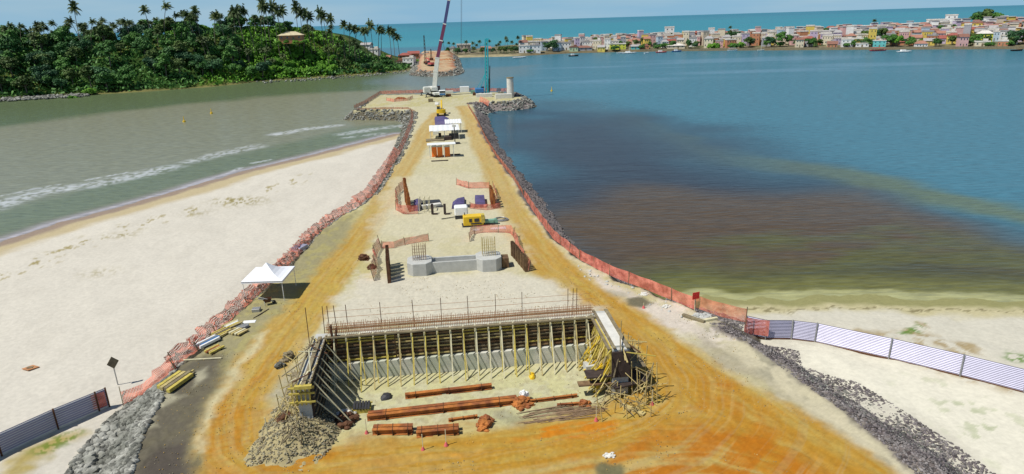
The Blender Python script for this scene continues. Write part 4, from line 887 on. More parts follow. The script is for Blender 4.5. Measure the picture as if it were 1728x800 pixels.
def surf(x, y):                                                  # vectorised ground height
    w1 = fbm(x*0.35, y*0.35, 4)-0.5; w2 = fbm(x*0.35+50, y*0.35+20, 4)-0.5
    e = sdf(x+w1*2.2, y+w2*2.2, EMB); l = sdf(x+w1*2, y+w2*2, BL); r = sdf(x+w1*3, y+w2*3, BR)
    return np.maximum.reduce([np.where(e > 0, G, G+e/1.55), np.clip(0.02+l*0.075, -3, 1.25), np.clip(0.02+r*0.07, -3, 1.3)]), e
def scatter_px(poly, n, z, seed):
    r = np.random.default_rng(seed); P_ = np.array([U(a, b, z) for a, b in poly]); lo = P_.min(0); hi = P_.max(0); out = []
    while len(out) < n:
        q = r.uniform(lo, hi, (n*3, 2)); m = sdf(q[:, 0], q[:, 1], P_) > 0; out += list(q[m])
    return np.array(out[:n])
def rock_zone(poly, n, z, size, matn, seed, label, slope_only=True, name='rock_armour', lo=-6, hi=0.3):
    q = scatter_px(poly, n, z, seed); h, e = surf(q[:, 0], q[:, 1]); m = (h > -0.4)
    if slope_only: m &= (e < hi) & (e > lo)
    q = q[m]; h = h[m]; r = np.random.default_rng(seed+1); s = size*r.uniform(0.45, 1.4, len(q))
    return stones(name, np.stack([q[:, 0], q[:, 1], h+s*0.12], -1), s, matn, seed, label)
rock_zone([(60,900),(120,760),(180,690),(215,662),(300,600),(330,590),(292,645),(276,696),(240,765),(215,900)], 4800, 1.8, 0.23, 'rock', 1, 'grey broken stone covering the lower left bank', True, hi=2.2, lo=-9)
rock_zone([(280,640),(300,600),(400,490),(500,405),(560,362),(600,345),(630,340),(560,395),(500,445),(420,515),(330,600)], 4600, 1.8, 0.13, 'rock', 2, 'stone armour along the left bank behind the mesh', True, lo=-3.5, hi=0.1)
rock_zone([(600,350),(640,300),(662,250),(672,225),(700,190),(706,205),(690,260),(640,340)], 4500, 1.5, 0.2, 'rock', 3, 'stone armour along the left bank at the neck', True)
rock_zone([(560,200),(580,180),(700,180),(712,196),(690,215),(600,205)], 2600, 1.2, 0.42, 'rock', 4, 'pale boulder armour of the left arm', True, hi=0.8)
rock_zone([(795,168),(890,155),(905,182),(820,192),(800,190)], 2600, 1.2, 0.42, 'rock', 5, 'boulder armour of the right arm', True, hi=0.8)
rock_zone([(800,190),(838,190),(905,300),(965,400),(930,400),(850,290),(815,235)], 6000, 1.2, 0.13, 'darkrock', 6, 'grey pebble slope on the right bank')
rock_zone([(930,395),(965,395),(1040,450),(1130,480),(1260,520),(1250,545),(1170,515),(1030,462)], 3500, 1.8, 0.15, 'darkrock', 7, 'dark stones below the right fence')
rock_zone([(1195,558),(1262,556),(1350,575),(1356,602),(1452,634),(1540,689),(1612,736),(1702,798),(1830,900),(1640,930),(1540,815),(1470,750),(1400,695),(1330,645),(1260,592)], 9000, 2.0, 0.10, 'darkrock', 8, 'dark gravel band down the right bank', False, 'gravel_band')
rock_zone([(1355,606),(1450,650),(1560,720),(1660,800),(1600,800),(1500,740),(1420,690),(1350,650)], 700, 2.0, 0.11, 'rock', 18, 'pale pebbles mixed into the dark gravel', False, 'gravel_band')
rock_zone([(965,440),(1030,472),(1120,505),(1200,545),(1180,550),(1080,515),(980,465)], 34, G, 0.16, 'concrete', 19, 'pale broken stones along the foot of the right fence', False, 'loose_stones')
# the largest stones in the foreground pile, each its own
rr = random.Random(4); protos = []
for k in range(6):
    m = MB(); m.blob((0, 0, 0), (1, .8, .62), 2, .16, random.Random(k)); o = m.build('boulder', M['rock']); protos.append(o.data); bpy.data.objects.remove(o)
q = scatter_px([(120,790),(170,700),(215,668),(262,650),(285,630),(262,672),(240,712),(215,765),(200,800),(160,820)], 215, 1.8, 44); h, e = surf(q[:, 0], q[:, 1])
for (x, y), z in zip(q, h):
    o = bpy.data.objects.new('boulder', rr.choice(protos)); COL.objects.link(o); s = rr.uniform(.18, .42)*(1 if rr.random() < .9 else 1.5); o.scale = (s, s*rr.uniform(.7, 1), s*rr.uniform(.7, 1)); o.location = (x, y, z+s*.25)
    o.rotation_euler = (rr.uniform(-.5, .5), rr.uniform(-.5, .5), rr.uniform(0, 6.3)); tag(o, ('large ' if s > .36 else 'small ' if s < .26 else 'mid sized ')+'grey boulder in the stone pile, '+('bottom of the picture' if y < 39 else 'beside the lowest pale patch' if y < 43 else 'beside the stacked beams' if y < 48 else 'below the fallen pink mesh'), 'boulder', 'boulders in the foreground stone pile')
qc = np.random.default_rng(77); xc = qc.uniform(-30, 22, 9000); yc = qc.uniform(34, 75, 9000); hc, ec = surf(xc, yc); inside_pit = (np.abs((xc-A0.x)*AXX.x+(yc-A0.y)*AXX.y) < 13) & (np.abs((xc-A0.x)*AYY.x+(yc-A0.y)*AYY.y+3) < 4.5)
mk = (ec > .6) & (fbm(xc*.25, yc*.25, 3, 66) > .47) & ~(inside_pit & (qc.random(9000) < .6)); xc, yc, hc = xc[mk], yc[mk], hc[mk]; n3_ = len(xc)//2
stones('earth_clods', np.stack([xc[:n3_], yc[:n3_], hc[:n3_]], -1), qc.uniform(.02, .055, n3_), 'clay', 78, 'small clay clods scattered over the haul roads')
stones('loose_gravel', np.stack([xc[n3_:], yc[n3_:], hc[n3_:]], -1), qc.uniform(.02, .05, len(xc)-n3_), 'palestone', 79, 'small loose stones scattered over the yard')
# rubble berm at the end of the left wing
xs_ = np.linspace(-4.3, 3.0, 60); ys_ = np.linspace(-3.9, 6.5, 60); bx, by = np.meshgrid(xs_, ys_); cb = A(-BX-0.6, -8.2, 0)
hb = 0.95*np.exp(-((bx-0.2)/1.9)**2-((by-0.6)/1.5)**2)+0.7*np.exp(-((bx+1.3)/2.0)**2-((by+0.6)/2.2)**2)+0.5*np.exp(-((bx+2)/1.6)**2-((by-3.5)/2.5)**2)+0.5*(fbm(bx*1.2+9, by*1.2, 4)-0.5)
hb = hb*sstep(0, 1.4, np.minimum.reduce([bx+4.3, 3.0-bx, by+3.9, 6.5-by]))-0.12
idx = np.arange(3600).reshape(60, 60); Fb = np.stack([idx[:-1, :-1], idx[:-1, 1:], idx[1:, 1:], idx[1:, :-1]], -1).reshape(-1, 4)
colb = np.ones((3600, 3))*np.array(lin((180,166,124)))*.75; colb *= (0.75+0.5*fbm(bx*2, by*2, 3)).reshape(-1, 1)
brm = np_mesh('rubble_mound', np.stack([bx+cb.x, by+cb.y, hb+G], -1).reshape(-1, 3), Fb, M['ground'], True, colb); tag(brm, 'mound of earth and rubble at the end of the left wing wall', 'rubble mound')
r_ = np.random.default_rng(3); k = r_.integers(0, 3600, 4200); kk = hb.ravel()[k] > 0.02; k = k[kk]
ps = np.stack([bx.ravel()[k]+cb.x+r_.uniform(-.1, .1, len(k)), by.ravel()[k]+cb.y+r_.uniform(-.1, .1, len(k)), hb.ravel()[k]+G+.03], -1)
stones('stone_chips', ps, r_.uniform(.03, .085, len(k)), 'palestone', 5, 'broken stones and chips scattered over the rubble mound', brm)
stones('stone_chips', ps[::4]+np.array([.08, .05, .02]), r_.uniform(.03, .12, len(ps[::4])), 'oldwood', 6, 'dark chips scattered over the rubble mound', brm)

# ------------------------------------------------------------------ foliage
def crown_mesh(name, blobs, n, size, seed, matn, flat=0.5):
    r = np.random.default_rng(seed); B_ = np.array(blobs); w = (B_[:, 3]*B_[:, 4]*B_[:, 5])**0.67; k = r.choice(len(B_), n, p=w/w.sum())
    d = r.normal(size=(n, 3)); d /= np.linalg.norm(d, axis=1)[:, None]; d[:, 2] = np.where(d[:, 2] < -0.35, -d[:, 2], d[:, 2])
    rad = r.uniform(0.62, 1.06, n)[:, None]; p = B_[k, :3]+d*B_[k, 3:6]*rad
    nrm = d*0.9+r.normal(size=(n, 3))*0.6+np.array([0, 0, 0.35]); nrm /= np.linalg.norm(nrm, axis=1)[:, None]
    t = np.cross(nrm, r.normal(size=(n, 3))); t /= np.linalg.norm(t, axis=1)[:, None]; b = np.cross(nrm, t); s = size*r.uniform(.55, 1.35, n)[:, None]
    V_ = np.stack([p-t*s-b*s*.55, p+t*s-b*s*.45, p+t*s*.8+b*s*.6, p-t*s*.7+b*s*.5], 1).reshape(-1, 3)
    return np_mesh(name, V_, np.arange(n*4).reshape(-1, 4), M[matn])
def make_tree(seed, matn, H=9, R=4.5, n=2000, leaf=0.38, name='broadleaf_tree', lobes=9):
    r = random.Random(seed); root = thing(name, 'x', 'tree'); m = MB(); base = Vector((0, 0, -1.5)); top = Vector((r.uniform(-.6, .6), r.uniform(-.6, .6), H*0.5))
    m.tube(base, top, 0.32, 0.2, 7); bl = [(top.x, top.y, H*.62, R*.62, R*.62, H*.3)]
    for i in range(lobes):
        a = i*2.4+r.uniform(-.4, .4); q = R*r.uniform(.35, .75); z = H*r.uniform(.38, .84); s = R*r.uniform(.3, .5); c = Vector((q*math.cos(a), q*math.sin(a), z)); m.tube(top*0.8, c, 0.13, 0.04, 5)
        bl.append((c.x, c.y, c.z, s, s, s*.75))
    m.build('trunk', M['trunk'], root); cr = crown_mesh('crown', bl, n, leaf, seed, matn); cr.parent = root; return root
def make_palm(seed, H=13, lean=0.12, fr=20, L=3.1):
    r = random.Random(seed); root = thing('coconut_palm', 'x', 'palm'); m = MB(); pts = []; a = r.uniform(0, 6.28)
    for i in range(7): t = i/6; pts.append(Vector((math.cos(a)*lean*H*t*t, math.sin(a)*lean*H*t*t, -1+(H+1)*t)))
    for i in range(6): m.tube(pts[i], pts[i+1], .2-.015*i, .19-.015*i, 6, False)
    m.build('trunk', M['trunk'], root); top = pts[-1]; f = MB(); wind = Vector((0.9, 0.2, -.1))
    for i in range(fr):
        aa = i*2.4; el_ = math.radians(75-100*(i/fr)+r.uniform(-8, 8)); d = Vector((math.cos(aa)*math.cos(el_), math.sin(aa)*math.cos(el_), math.sin(el_))); p = top.copy(); seg = 9; LL = L*r.uniform(.85, 1.15)
        for s in range(seg):
            t = s/seg; d2 = (d+Vector((0, 0, -1.25))*t*t+wind*t*0.8).normalized(); q = p+d2*LL/seg; side = d2.cross(Vector((0, 0, 1))).normalized(); lw_ = 0.62*math.sin(math.pi*min(1, t*.85+.18))+.08
            for sg in (-1, 1):
                e_ = (side*sg*lw_+Vector((0, 0, -lw_*.75))+d2*.25); f.poly([p, q, q+e_*1.0+d2*.05, p+(q-p)*.5+e_]); 
            p = q
    f.build('crown', M['leafpalm'], root); return root
TP = [make_tree(i+1, ['leaf', 'leafdark', 'leafolive', 'leaf', 'leafdark', 'leafolive', 'leaf'][i], H=[9, 8, 11, 7.5, 9, 8.5, 12][i], R=[4.6, 5, 4.0, 5.0, 5.6, 4.2, 4.4][i], lobes=[9, 7, 11, 8, 12, 6, 10][i]) for i in range(7)]
TB = [make_tree(i+21, 'leafbright', H=[5.5, 4.5, 6][i], R=[3.6, 4, 3.2][i], n=1300, name='low_tree_or_bush') for i in range(3)]  # small bright trees from the same tree builder, some labelled as bushes
BU = [make_tree(i+41, 'leaf', H=3.2, R=3.2, n=800, name='low_tree_or_bush') for i in range(2)]
PM = [make_palm(i+61, H=[13, 15, 11, 12][i], lean=[.12, .2, .05, .16][i]) for i in range(4)]
used = set()
def put(lst, x, y, label, group, s=1.0, z=None, cat=None, rs=random.Random(17), sz=None):
    p = rs.choice(lst); zz = lz(x, y) if z is None else z
    if p.name not in used:
        used.add(p.name); r = p; r.location = (x, y, zz); r.rotation_euler = (0, 0, rs.uniform(0, 6.28)); r['label'] = label
        if group: r['group'] = group
    else: r = dup(p, (x, y, zz), rs.uniform(0, 6.28), label, group)
    if group is None and 'group' in r: del r['group']
    r.scale = (s, s, s*(sz or 1)); r['category'] = cat or r['category']; return r
rt = random.Random(99)
tier = lambda s: 'on the water edge' if s < 14 else 'on the lower slope' if s < 35 else 'on the upper slope' if s < 62 else 'behind the crest'
where = lambda p: 'outer left' if p < 40 else 'left of lone palm' if p < 105 else 'below lone palm' if p < 160 else 'left of palm pair' if p < 235 else 'below palm pair' if p < 300 else 'middle' if p < 370 else 'left of hill house' if p < 440 else 'near hill house' if p < 520 else 'right of hill house'
# named trees first
def px_at(px, py, Y): return UY(px, py, Y)
def palm_top(px, py, Y, label, group=None, lst=None):
    t = UY(px, py, Y); z0 = lz(t.x, Y); H = t.z-z0; p = rt.choice(PM); h0 = {0: 13, 1: 15, 2: 11, 3: 12}[PM.index(p)]
    s = 1.0; r = put([p], t.x, Y, label, group, s, z0-0.2); k = max(0.5, (H-1.0)/h0); r.scale = (min(1.25, max(.85, k)), min(1.25, max(.85, k)), k); return r
palm_top(121, 10, 395, 'tallest lone coconut palm standing above the canopy at the left')
GPALM = 'coconut palms on the wooded ridge'
for px, py, Y in ((246,14,415),(268,8,418),(105,40,400),(26,42,395),(129,32,400),(145,34,405),(172,38,405),(220,36,415),(212,40,410),(310,20,425),(330,16,425),(322,22,422),(355,26,430),(375,24,428),(392,20,432),(405,18,430),(420,16,435),(432,8,440),(440,6,436),(448,12,440),(461,10,440),(470,16,445),(480,16,442),(497,11,445),(505,20,448),(518,22,450),(525,26,452),(541,21,455),(548,26,452),(556,30,455),(290,30,420),(64,46,395),(190,42,408)):
    palm_top(px, py, Y, 'windblown coconut palm on the hill crest, '+where(px), GPALM)
for px, py, Y in ((577,40,462),(585,44,465),(602,47,470),(612,50,470),(626,42,478),(634,48,480),(640,50,482),(657,50,490),(663,54,492),(672,61,498),(594,48,468),(618,50,476)):
    palm_top(px, py, Y, 'coconut palm on the slope running down to the village', 'coconut palms above the village')
for i in range(78):                                              # palms scattered over the ridge
    x = rt.uniform(-330, -100); y = rt.uniform(385, 450)+max(0, (x+260)*0.25); put(PM, x, y, 'coconut palm rising out of the dark woodland, '+where(864+FPX*x/y*1.03), 'palms inside the hill woodland', rt.uniform(.8, 1.0))
hx0 = UY(493, 72, 440)                                           # house on the hill
n_ = 0; tries = 0
while n_ < 222 and tries < 9000:
    tries += 1; x = rt.uniform(-345, -72); y = rt.uniform(320, 480); s = float(sdf(np.array([x]), np.array([y]), LANDP)[0])
    if s < 2.5 or s > 95: continue
    pxx = 864+FPX*x/y*1.03
    bright = 452 < pxx < 580 and s < 48
    if abs(x-hx0.x) < 14 and y < 446 and y > 400: 
        if s > 20: continue
    open_ = 575 < pxx < 640 and 12 < s < 40
    if open_ and rt.random() < .8: continue
    if bright: put(TB if rt.random() < .9 else BU, x, y, 'bright green bush %s of the cleared slope' % ('at the foot' if s < 15 else 'in the middle' if s < 32 else 'at the top'), 'bright green trees on the cleared slope', rt.uniform(.6, 1.05))
    elif pxx > 560: put(TP+BU if s > 25 else TP, x, y, 'low dark green tree on the slope towards the village', 'trees on the slope towards the village', rt.uniform(.5, .85))
    else: put(TP if rt.random() < .92 else TB, x, y, 'dark green broadleaf tree %s, %s' % (tier(s), where(pxx)), 'broadleaf trees in the hillside woodland', rt.uniform(.85, 1.35))
    n_ += 1
nb = 0
while nb < 60:
    x = rt.uniform(-190, -110); y = rt.uniform(380, 450); s = float(sdf(np.array([x]), np.array([y]), LANDP)[0]); pxx = 864+FPX*x/y*1.03
    if not (458 < pxx < 575 and 4 < s < 50): continue
    put(TB, x, y, 'bright green %s %s of the cleared slope' % ('bush' if nb % 2 else 'tree', 'on the lower part' if s < 22 else 'near the top'), 'bright green trees on the cleared slope', rt.uniform(.55, .9)); nb += 1
for px, py, l in ((118,153,'bright green bush at the water edge, beside the palm seedling'),(146,148,'yellow green bush at the shore, right one of the pair by the stones'),(370,112,'bright green tree hanging over the estuary shore'),(30,150,'green bush above the rubble shore at the left edge')):
    x, y = U(px, py+10, 1); put(TB, x, y+3, l, None, .8)
x, y = U(241, 140, 1); put(PM, x, y+2, 'young pale palm standing at the foot of the woodland', None, .7, sz=.55)
# undergrowth
q = np.random.default_rng(8); N_ = 52000; xu = q.uniform(-420, -62, N_); yu = q.uniform(310, 500, N_); hu, su = land_h(xu, yu); m_ = (su > 0.5) & (su < 110); xu, yu, hu = xu[m_], yu[m_], hu[m_]; n_u = len(xu)
d = q.normal(size=(n_u, 3)); d /= np.linalg.norm(d, axis=1)[:, None]; t = np.cross(d, q.normal(size=(n_u, 3))); t /= np.linalg.norm(t, axis=1)[:, None]; b_ = np.cross(d, t); s = q.uniform(.4, 1.1, n_u)[:, None]
p_ = np.stack([xu, yu, hu+q.uniform(0.1, 2.6, n_u)], -1); Vu = np.stack([p_-t*s-b_*s*.5, p_+t*s-b_*s*.5, p_+t*s+b_*s*.5, p_-t*s+b_*s*.5], 1).reshape(-1, 3)
bright_m = (xu > -175) & (xu < -115)
og = np_mesh('undergrowth', Vu, np.arange(n_u*4).reshape(-1, 4), M['leaf']); tag(og, 'leafy undergrowth covering the hill', None, None, 'stuff')
bi = np.repeat(bright_m, 1); og.data.materials.append(M['leafbright']); og.data.polygons.foreach_set('material_index', bi.astype('i'))
# shore stones of the hill
q = scatter_px([(-60,176),(0,160),(80,157),(150,156),(150,163),(80,167),(0,172)], 900, 0.2, 71); stones('shore_stones', np.stack([q[:, 0], q[:, 1], q[:, 0]*0+.5], -1), np.random.default_rng(1).uniform(.3, 1.1, 900), 'rock', 9, 'rubble stones along the far left shore')
q = scatter_px([(430,138),(560,128),(690,119),(690,123),(560,134),(440,141)], 260, 0.2, 72); stones('shore_stones', np.stack([q[:, 0], q[:, 1], q[:, 0]*0+.3], -1), np.random.default_rng(1).uniform(.25, .8, 260), 'rock', 10, 'pale stones below the hill slope')

# ------------------------------------------------------------------ houses
def house_proto(w, d, h, roof, storeys, wins=True, seed=0):
    r = random.Random(seed); root = thing('house', 'x', 'house'); m = MB(); m.box((0, 0, h/2-1), (w, d, h+2)); 
    m.build('wall', M['wall'], root)
    m = MB()
    if roof == 'flat':
        m.box((0, 0, h+.05), (w+.5, d+.5, .22)); 
        for a, b, c, e in ((0, d/2, w+.3, .18), (0, -d/2, w+.3, .18), (w/2, 0, .18, d), (-w/2, 0, .18, d)): m.box((a, b, h+.45), (c, e, .75))
        if r.random() < .6: m.box((w*.2, d*.15, h+1.2), (w*.35, d*.4, 2.0))
    elif roof == 'gable':
        o = .6; rh = w*.2; A_ = [(-w/2-o, -d/2-o, h-.1), (w/2+o, -d/2-o, h-.1), (w/2+o, d/2+o, h-.1), (-w/2-o, d/2+o, h-.1), (-w/2-o, 0, h+rh), (w/2+o, 0, h+rh)]
        for f in ((0, 1, 5, 4), (2, 3, 4, 5), (1, 2, 5), (3, 0, 4), (3, 2, 1, 0)): m.poly([A_[i] for i in f])
    else:
        o = .6; rh = w*.18; A_ = [(-w/2-o, -d/2-o, h-.1), (w/2+o, -d/2-o, h-.1), (w/2+o, d/2+o, h-.1), (-w/2-o, d/2+o, h-.1), (-w/5, 0, h+rh), (w/5, 0, h+rh)]
        for f in ((0, 1, 5, 4), (2, 3, 4, 5), (1, 2, 5), (3, 0, 4), (3, 2, 1, 0)): m.poly([A_[i] for i in f])
    m.build('roof', M['roof'], root)
    if wins:
        nw = max(2, int(w/2.6))
        for s in range(storeys):
            for i in range(nw):
                x = -w/2+w*(i+.5)/nw; z = h/storeys*(s+.55)
                if s == 0 and i == nw//2: MB().box((x, -d/2-.03, 1.05), (1.0, .1, 2.1)).build('door', M['oldwood'], root)
                else: MB().box((x, -d/2-.03, z), (.85, .12, .95)).build('window', M['glass'], root)
    root['st'] = storeys; root['rf'] = roof; root['w'] = w; root['h'] = h; return root
HP = []
for i, (w, d, st, rf) in enumerate(((9, 9, 1, 'gable'), (10, 8, 2, 'flat'), (8, 9, 2, 'gable'), (12, 9, 1, 'hip'), (9, 10, 2, 'hip'), (7.5, 9, 3, 'flat'), (11, 9, 2, 'flat'), (8, 8, 1, 'flat'))):
    HP.append((house_proto(w, d, 3.1*st, rf, st, True, i), house_proto(w, d, 3.1*st, rf, st, False, i)))
WALLC = {'white': (.74, .73, .70), 'cream': (.68, .60, .44), 'pink': (.62, .38, .36), 'grey': (.36, .36, .38), 'pale blue': (.42, .52, .60), 'yellow': (.68, .52, .12), 'brick orange': (.48, .22, .12), 'beige': (.56, .47, .36), 'lilac': (.48, .40, .52), 'pale green': (.46, .56, .36), 'lime yellow': (.60, .62, .08), 'turquoise': (.15, .50, .48)}
ROOFC = {'red tile': (.30, .10, .08), 'brown tile': (.24, .12, .09), 'orange tile': (.36, .18, .13), 'grey sheet': (.36, .34, .33), 'pale': (.62, .58, .52), 'dark brown': (.13, .08, .07), 'cream tile': (.55, .47, .30)}
usedh = set(); rh = random.Random(31); label_count = {}
def put_house(x, y, rz, k, wc, rc, place, win=True, scale=None, z=None, exact=None, group='houses of the town across the lagoon'):
    p = HP[k][0 if win else 1]; zz = lz(x, y) if z is None else z; st = {1: 'one storey', 2: 'two storey', 3: 'three storey'}[p['st']]
    lab = exact or f"{st.replace(chr(32)+'storey', '-storey')} {wc} house, {rc} roof, {place}"
    col = {'wall': (*WALLC[wc], 1), 'roof': (*ROOFC[rc], 1)}
    if p.name not in usedh:
        usedh.add(p.name); r = p; r.location = (x, y, zz); r.rotation_euler = (0, 0, rz); r['label'] = lab; r['group'] = group
        for c in r.children:
            b = c.name.split('.')[0]
            if b in col: c.color = col[b]
    else: r = dup(p, (x, y, zz), rz, lab, group, col)
    if scale: r.scale = scale
    return r
SHW = [Vector(p) for p in SHORE[14:]]                              # town shore, left to right
def shore_at(px): 
    return Vector(U(px, np.interp(px, [700, 780, 870, 960, 1100, 1300, 1500, 1728, 2300], [97, 97, 95, 90, 87, 85, 84, 83, 74]), 0))
spots = []
def special(px, py, k, wc, rc, label, Yoff=0, sc=None):
    s = shore_at(px); d = s.normalized(); # find the distance along this column where the wall foot is seen
    dist = Yoff; x, y = s.x+d.x*dist, s.y+d.y*dist; spots.append((x, y, 11)); put_house(x, y, math.atan2(-d.x, d.y)*0.8, k, wc, rc, '', True, sc, exact=label)
special(885, 0, 1, 'white', 'pale', 'white two storey house at the left end of the town waterfront', 14, (1, 1, 1)); special(903, 0, 1, 'white', 'grey sheet', 'white blocky house second from the left end of the waterfront', 10)
special(896, 0, 6, 'cream', 'pale', 'large pale cream building behind the leftmost waterfront houses', 45, (1.4, 1.2, 1.25)); special(915, 0, 6, 'cream', 'pale', 'large cream building left of the dark waterfront tree', 50, (1.3, 1.2, 1.15))
special(953, 0, 6, 'white', 'grey sheet', 'broad white house just right of the dark waterfront tree', 22, (1.1, 1, 1.05)); special(968, 0, 7, 'pale green', 'brown tile', 'small pale green yellow house on the waterfront by the moored dark boat', 8)
special(980, 0, 6, 'white', 'pale', 'large plain white building a few rows back from the shore', 62, (1.35, 1, 1.3)); special(985, 0, 3, 'grey', 'brown tile', 'long low grey shed with brown roof on the waterfront', 12, (1.3, 1, .8))
special(1023, 0, 6, 'yellow', 'grey sheet', 'pale yellow building behind the lime yellow house', 55, (1.2, 1, 1.2)); special(1042, 0, 6, 'lime yellow', 'pale', 'vivid lime yellow house on the waterfront', 15, (1.35, 1, .75))
special(1072, 0, 0, 'turquoise', 'grey sheet', 'small turquoise house right of the lime yellow house', 12, (.9, 1, .8)); special(1088, 0, 7, 'brick orange', 'orange tile', 'small orange brick house right of the turquoise house', 12, (.9, 1, .8))
special(1128, 0, 5, 'white', 'pale', 'tall narrow white block rising above the town roofs', 140, (1.3, 1, 1.35)); special(1140, 0, 3, 'cream', 'pale', 'cream house with arches on the waterfront left of the green trees', 14)
special(1428, 0, 1, 'white', 'pale', 'white two storey waterfront house left of the golden yellow one', 12, (.9, 1, .9)); special(1443, 0, 1, 'yellow', 'pale', 'golden yellow two storey house on the waterfront', 14, (.95, 1, .95))
special(1482, 0, 1, 'turquoise', 'pale', 'bright turquoise house beside the pink landing stage', 8, (.9, 1, .75)); special(1453, 0, 7, 'white', 'pale', 'low white house right of the golden yellow one', 10, (1.2, 1, .8))
special(1657, 0, 4, 'lime yellow', 'pale', 'pale lime yellow tall house near the right edge', 24, (1.1, 1, 1.3)); special(1655, 0, 7, 'cream', 'pale', 'low cream house in front of the pale lime yellow house', 10, (1.2, 1, 1))
special(1572, 0, 6, 'white', 'pale', 'wide white villa high at the back of the town, right', 200, (1.5, 1, 1.2)); special(1596, 0, 5, 'white', 'pale', 'tall white building at the back of the town beside the wide villa', 205, (1.3, 1, 1.2)); special(1612, 0, 6, 'white', 'pale', 'white building right of the tall one at the back of the town', 205, (1.4, 1, 1))
special(1632, 0, 6, 'yellow', 'orange tile', 'orange yellow large building below the dark tree clump at the right', 140, (1.4, 1, 1.1)); special(1520, 0, 3, 'brick orange', 'red tile', 'low orange red house between the two waterfront trees at the right', 22)
special(1700, 0, 1, 'white', 'pale', 'white house near the right edge, behind the low wall', 20)
placename = lambda px: ('by the left end' if px < 990 else 'near lime yellow house' if px < 1120 else 'left of green trees' if px < 1190 else 'behind green trees' if px < 1280 else 'by dark shore trees' if px < 1350 else 'left of golden house' if px < 1435 else 'near turquoise house' if px < 1520 else 'by red roofs right' if px < 1600 else 'near tall pale house' if px < 1680 else 'at the right edge')
# vegetation of the town (reserve the places)
TT = []
def town_tree(px, back, s, label, lst=None, sz=None):
    q_ = shore_at(px); d = q_.normalized(); x, y = q_.x+d.x*back, q_.y+d.y*back; spots.append((x, y, 9)); put(lst or TP, x, y, label, None, s, sz=sz)
town_tree(932, 12, 1.15, 'large dark tree on the waterfront near the left end of the town'); town_tree(925, 18, 1.0, 'dark tree touching the large waterfront tree on its left')
town_tree(1200, 8, 1.1, 'rounded green tree on the shore, left one of the green pair', TB, 1.3); town_tree(1208, 9, 1.0, 'broad bright green tree next to the rounded shore tree', TB, 1.3); town_tree(1236, 8, .95, 'low bright green shore tree left of the small moored boat', TB); town_tree(1250, 9, 1.0, 'low bright green shore tree above the small moored boat', TB); town_tree(1262, 11, .9, 'green shore tree right of the small moored boat', TP)
town_tree(1301, 10, 1.1, 'dark tree on the shore, left one of the dark pair'); town_tree(1316, 12, 1.15, 'dark tree on the shore, right one of the dark pair'); town_tree(1330, 16, .9, 'dark tree half behind the dark pair'); town_tree(1368, 9, 1.0, 'slim dark tree standing alone on the shore'); town_tree(1236, 60, 1.2, 'dark tree between the houses behind the bright shore trees')
town_tree(1458, 50, 1.2, 'wide dark tree above the turquoise house, left part'); town_tree(1472, 46, 1.3, 'wide dark tree above the turquoise house, middle part'); town_tree(1485, 48, 1.1, 'wide dark tree above the turquoise house, right part')
town_tree(1500, 9, 1.2, 'big green tree on the shore right of the turquoise house', TP); town_tree(1511, 8, 1.2, 'big green tree leaning over the shore left of the white boat', TB, 1.3); town_tree(1535, 28, .8, 'low green hedge like tree behind the low orange house', TB); town_tree(1552, 26, .8, 'low green tree at the right end of the hedge like row', TB)
town_tree(1606, 20, .9, 'dark green tree left of the pale lime yellow house'); town_tree(1640, 18, .85, 'dark green tree in front of the pale lime yellow house'); town_tree(1712, 16, 1.2, 'dark tree at the right edge, nearest the water'); town_tree(1726, 24, 1.3, 'large dark tree at the very right edge')
for i, px in enumerate((1638, 1648, 1656, 1664, 1672)): town_tree(px, 215+i % 2*12, 1.3, ['dark crown at the left end of the hilltop clump', 'dark crown second in the hilltop clump', 'tallest dark crown in the middle of the hilltop clump', 'dark crown fourth in the hilltop clump', 'dark crown at the right end of the hilltop clump'][i], sz=1.2)
for px, b in ((1231, 200), (1469, 190)): 
    q_ = shore_at(px); d = q_.normalized(); put(PM, q_.x+d.x*b, q_.y+d.y*b, 'single dark palm standing above the roofs, '+('left one' if px < 1300 else 'right one'), None, .9)
rv = random.Random(6)
for i in range(58):
    px = rv.uniform(990, 1728); b = rv.choice([rv.uniform(6, 20), rv.uniform(20, 230)]); q_ = shore_at(px); d = q_.normalized(); x, y = q_.x+d.x*b, q_.y+d.y*b; spots.append((x, y, 7)); put(TP, x, y, 'dark tree between the town houses, '+placename(px), 'trees between the town houses', rv.uniform(.55, .85))
for i in range(30):
    px = rv.uniform(890, 1728); b = rv.uniform(5, 16) if i % 3 else rv.uniform(16, 80); q_ = shore_at(px); d = q_.normalized(); put(BU, q_.x+d.x*b, q_.y+d.y*b, 'dark green bush %s, %s' % ('on the town waterfront' if b < 16 else 'between the houses', placename(px)), 'bushes of the town', rv.uniform(.8, 1.3))
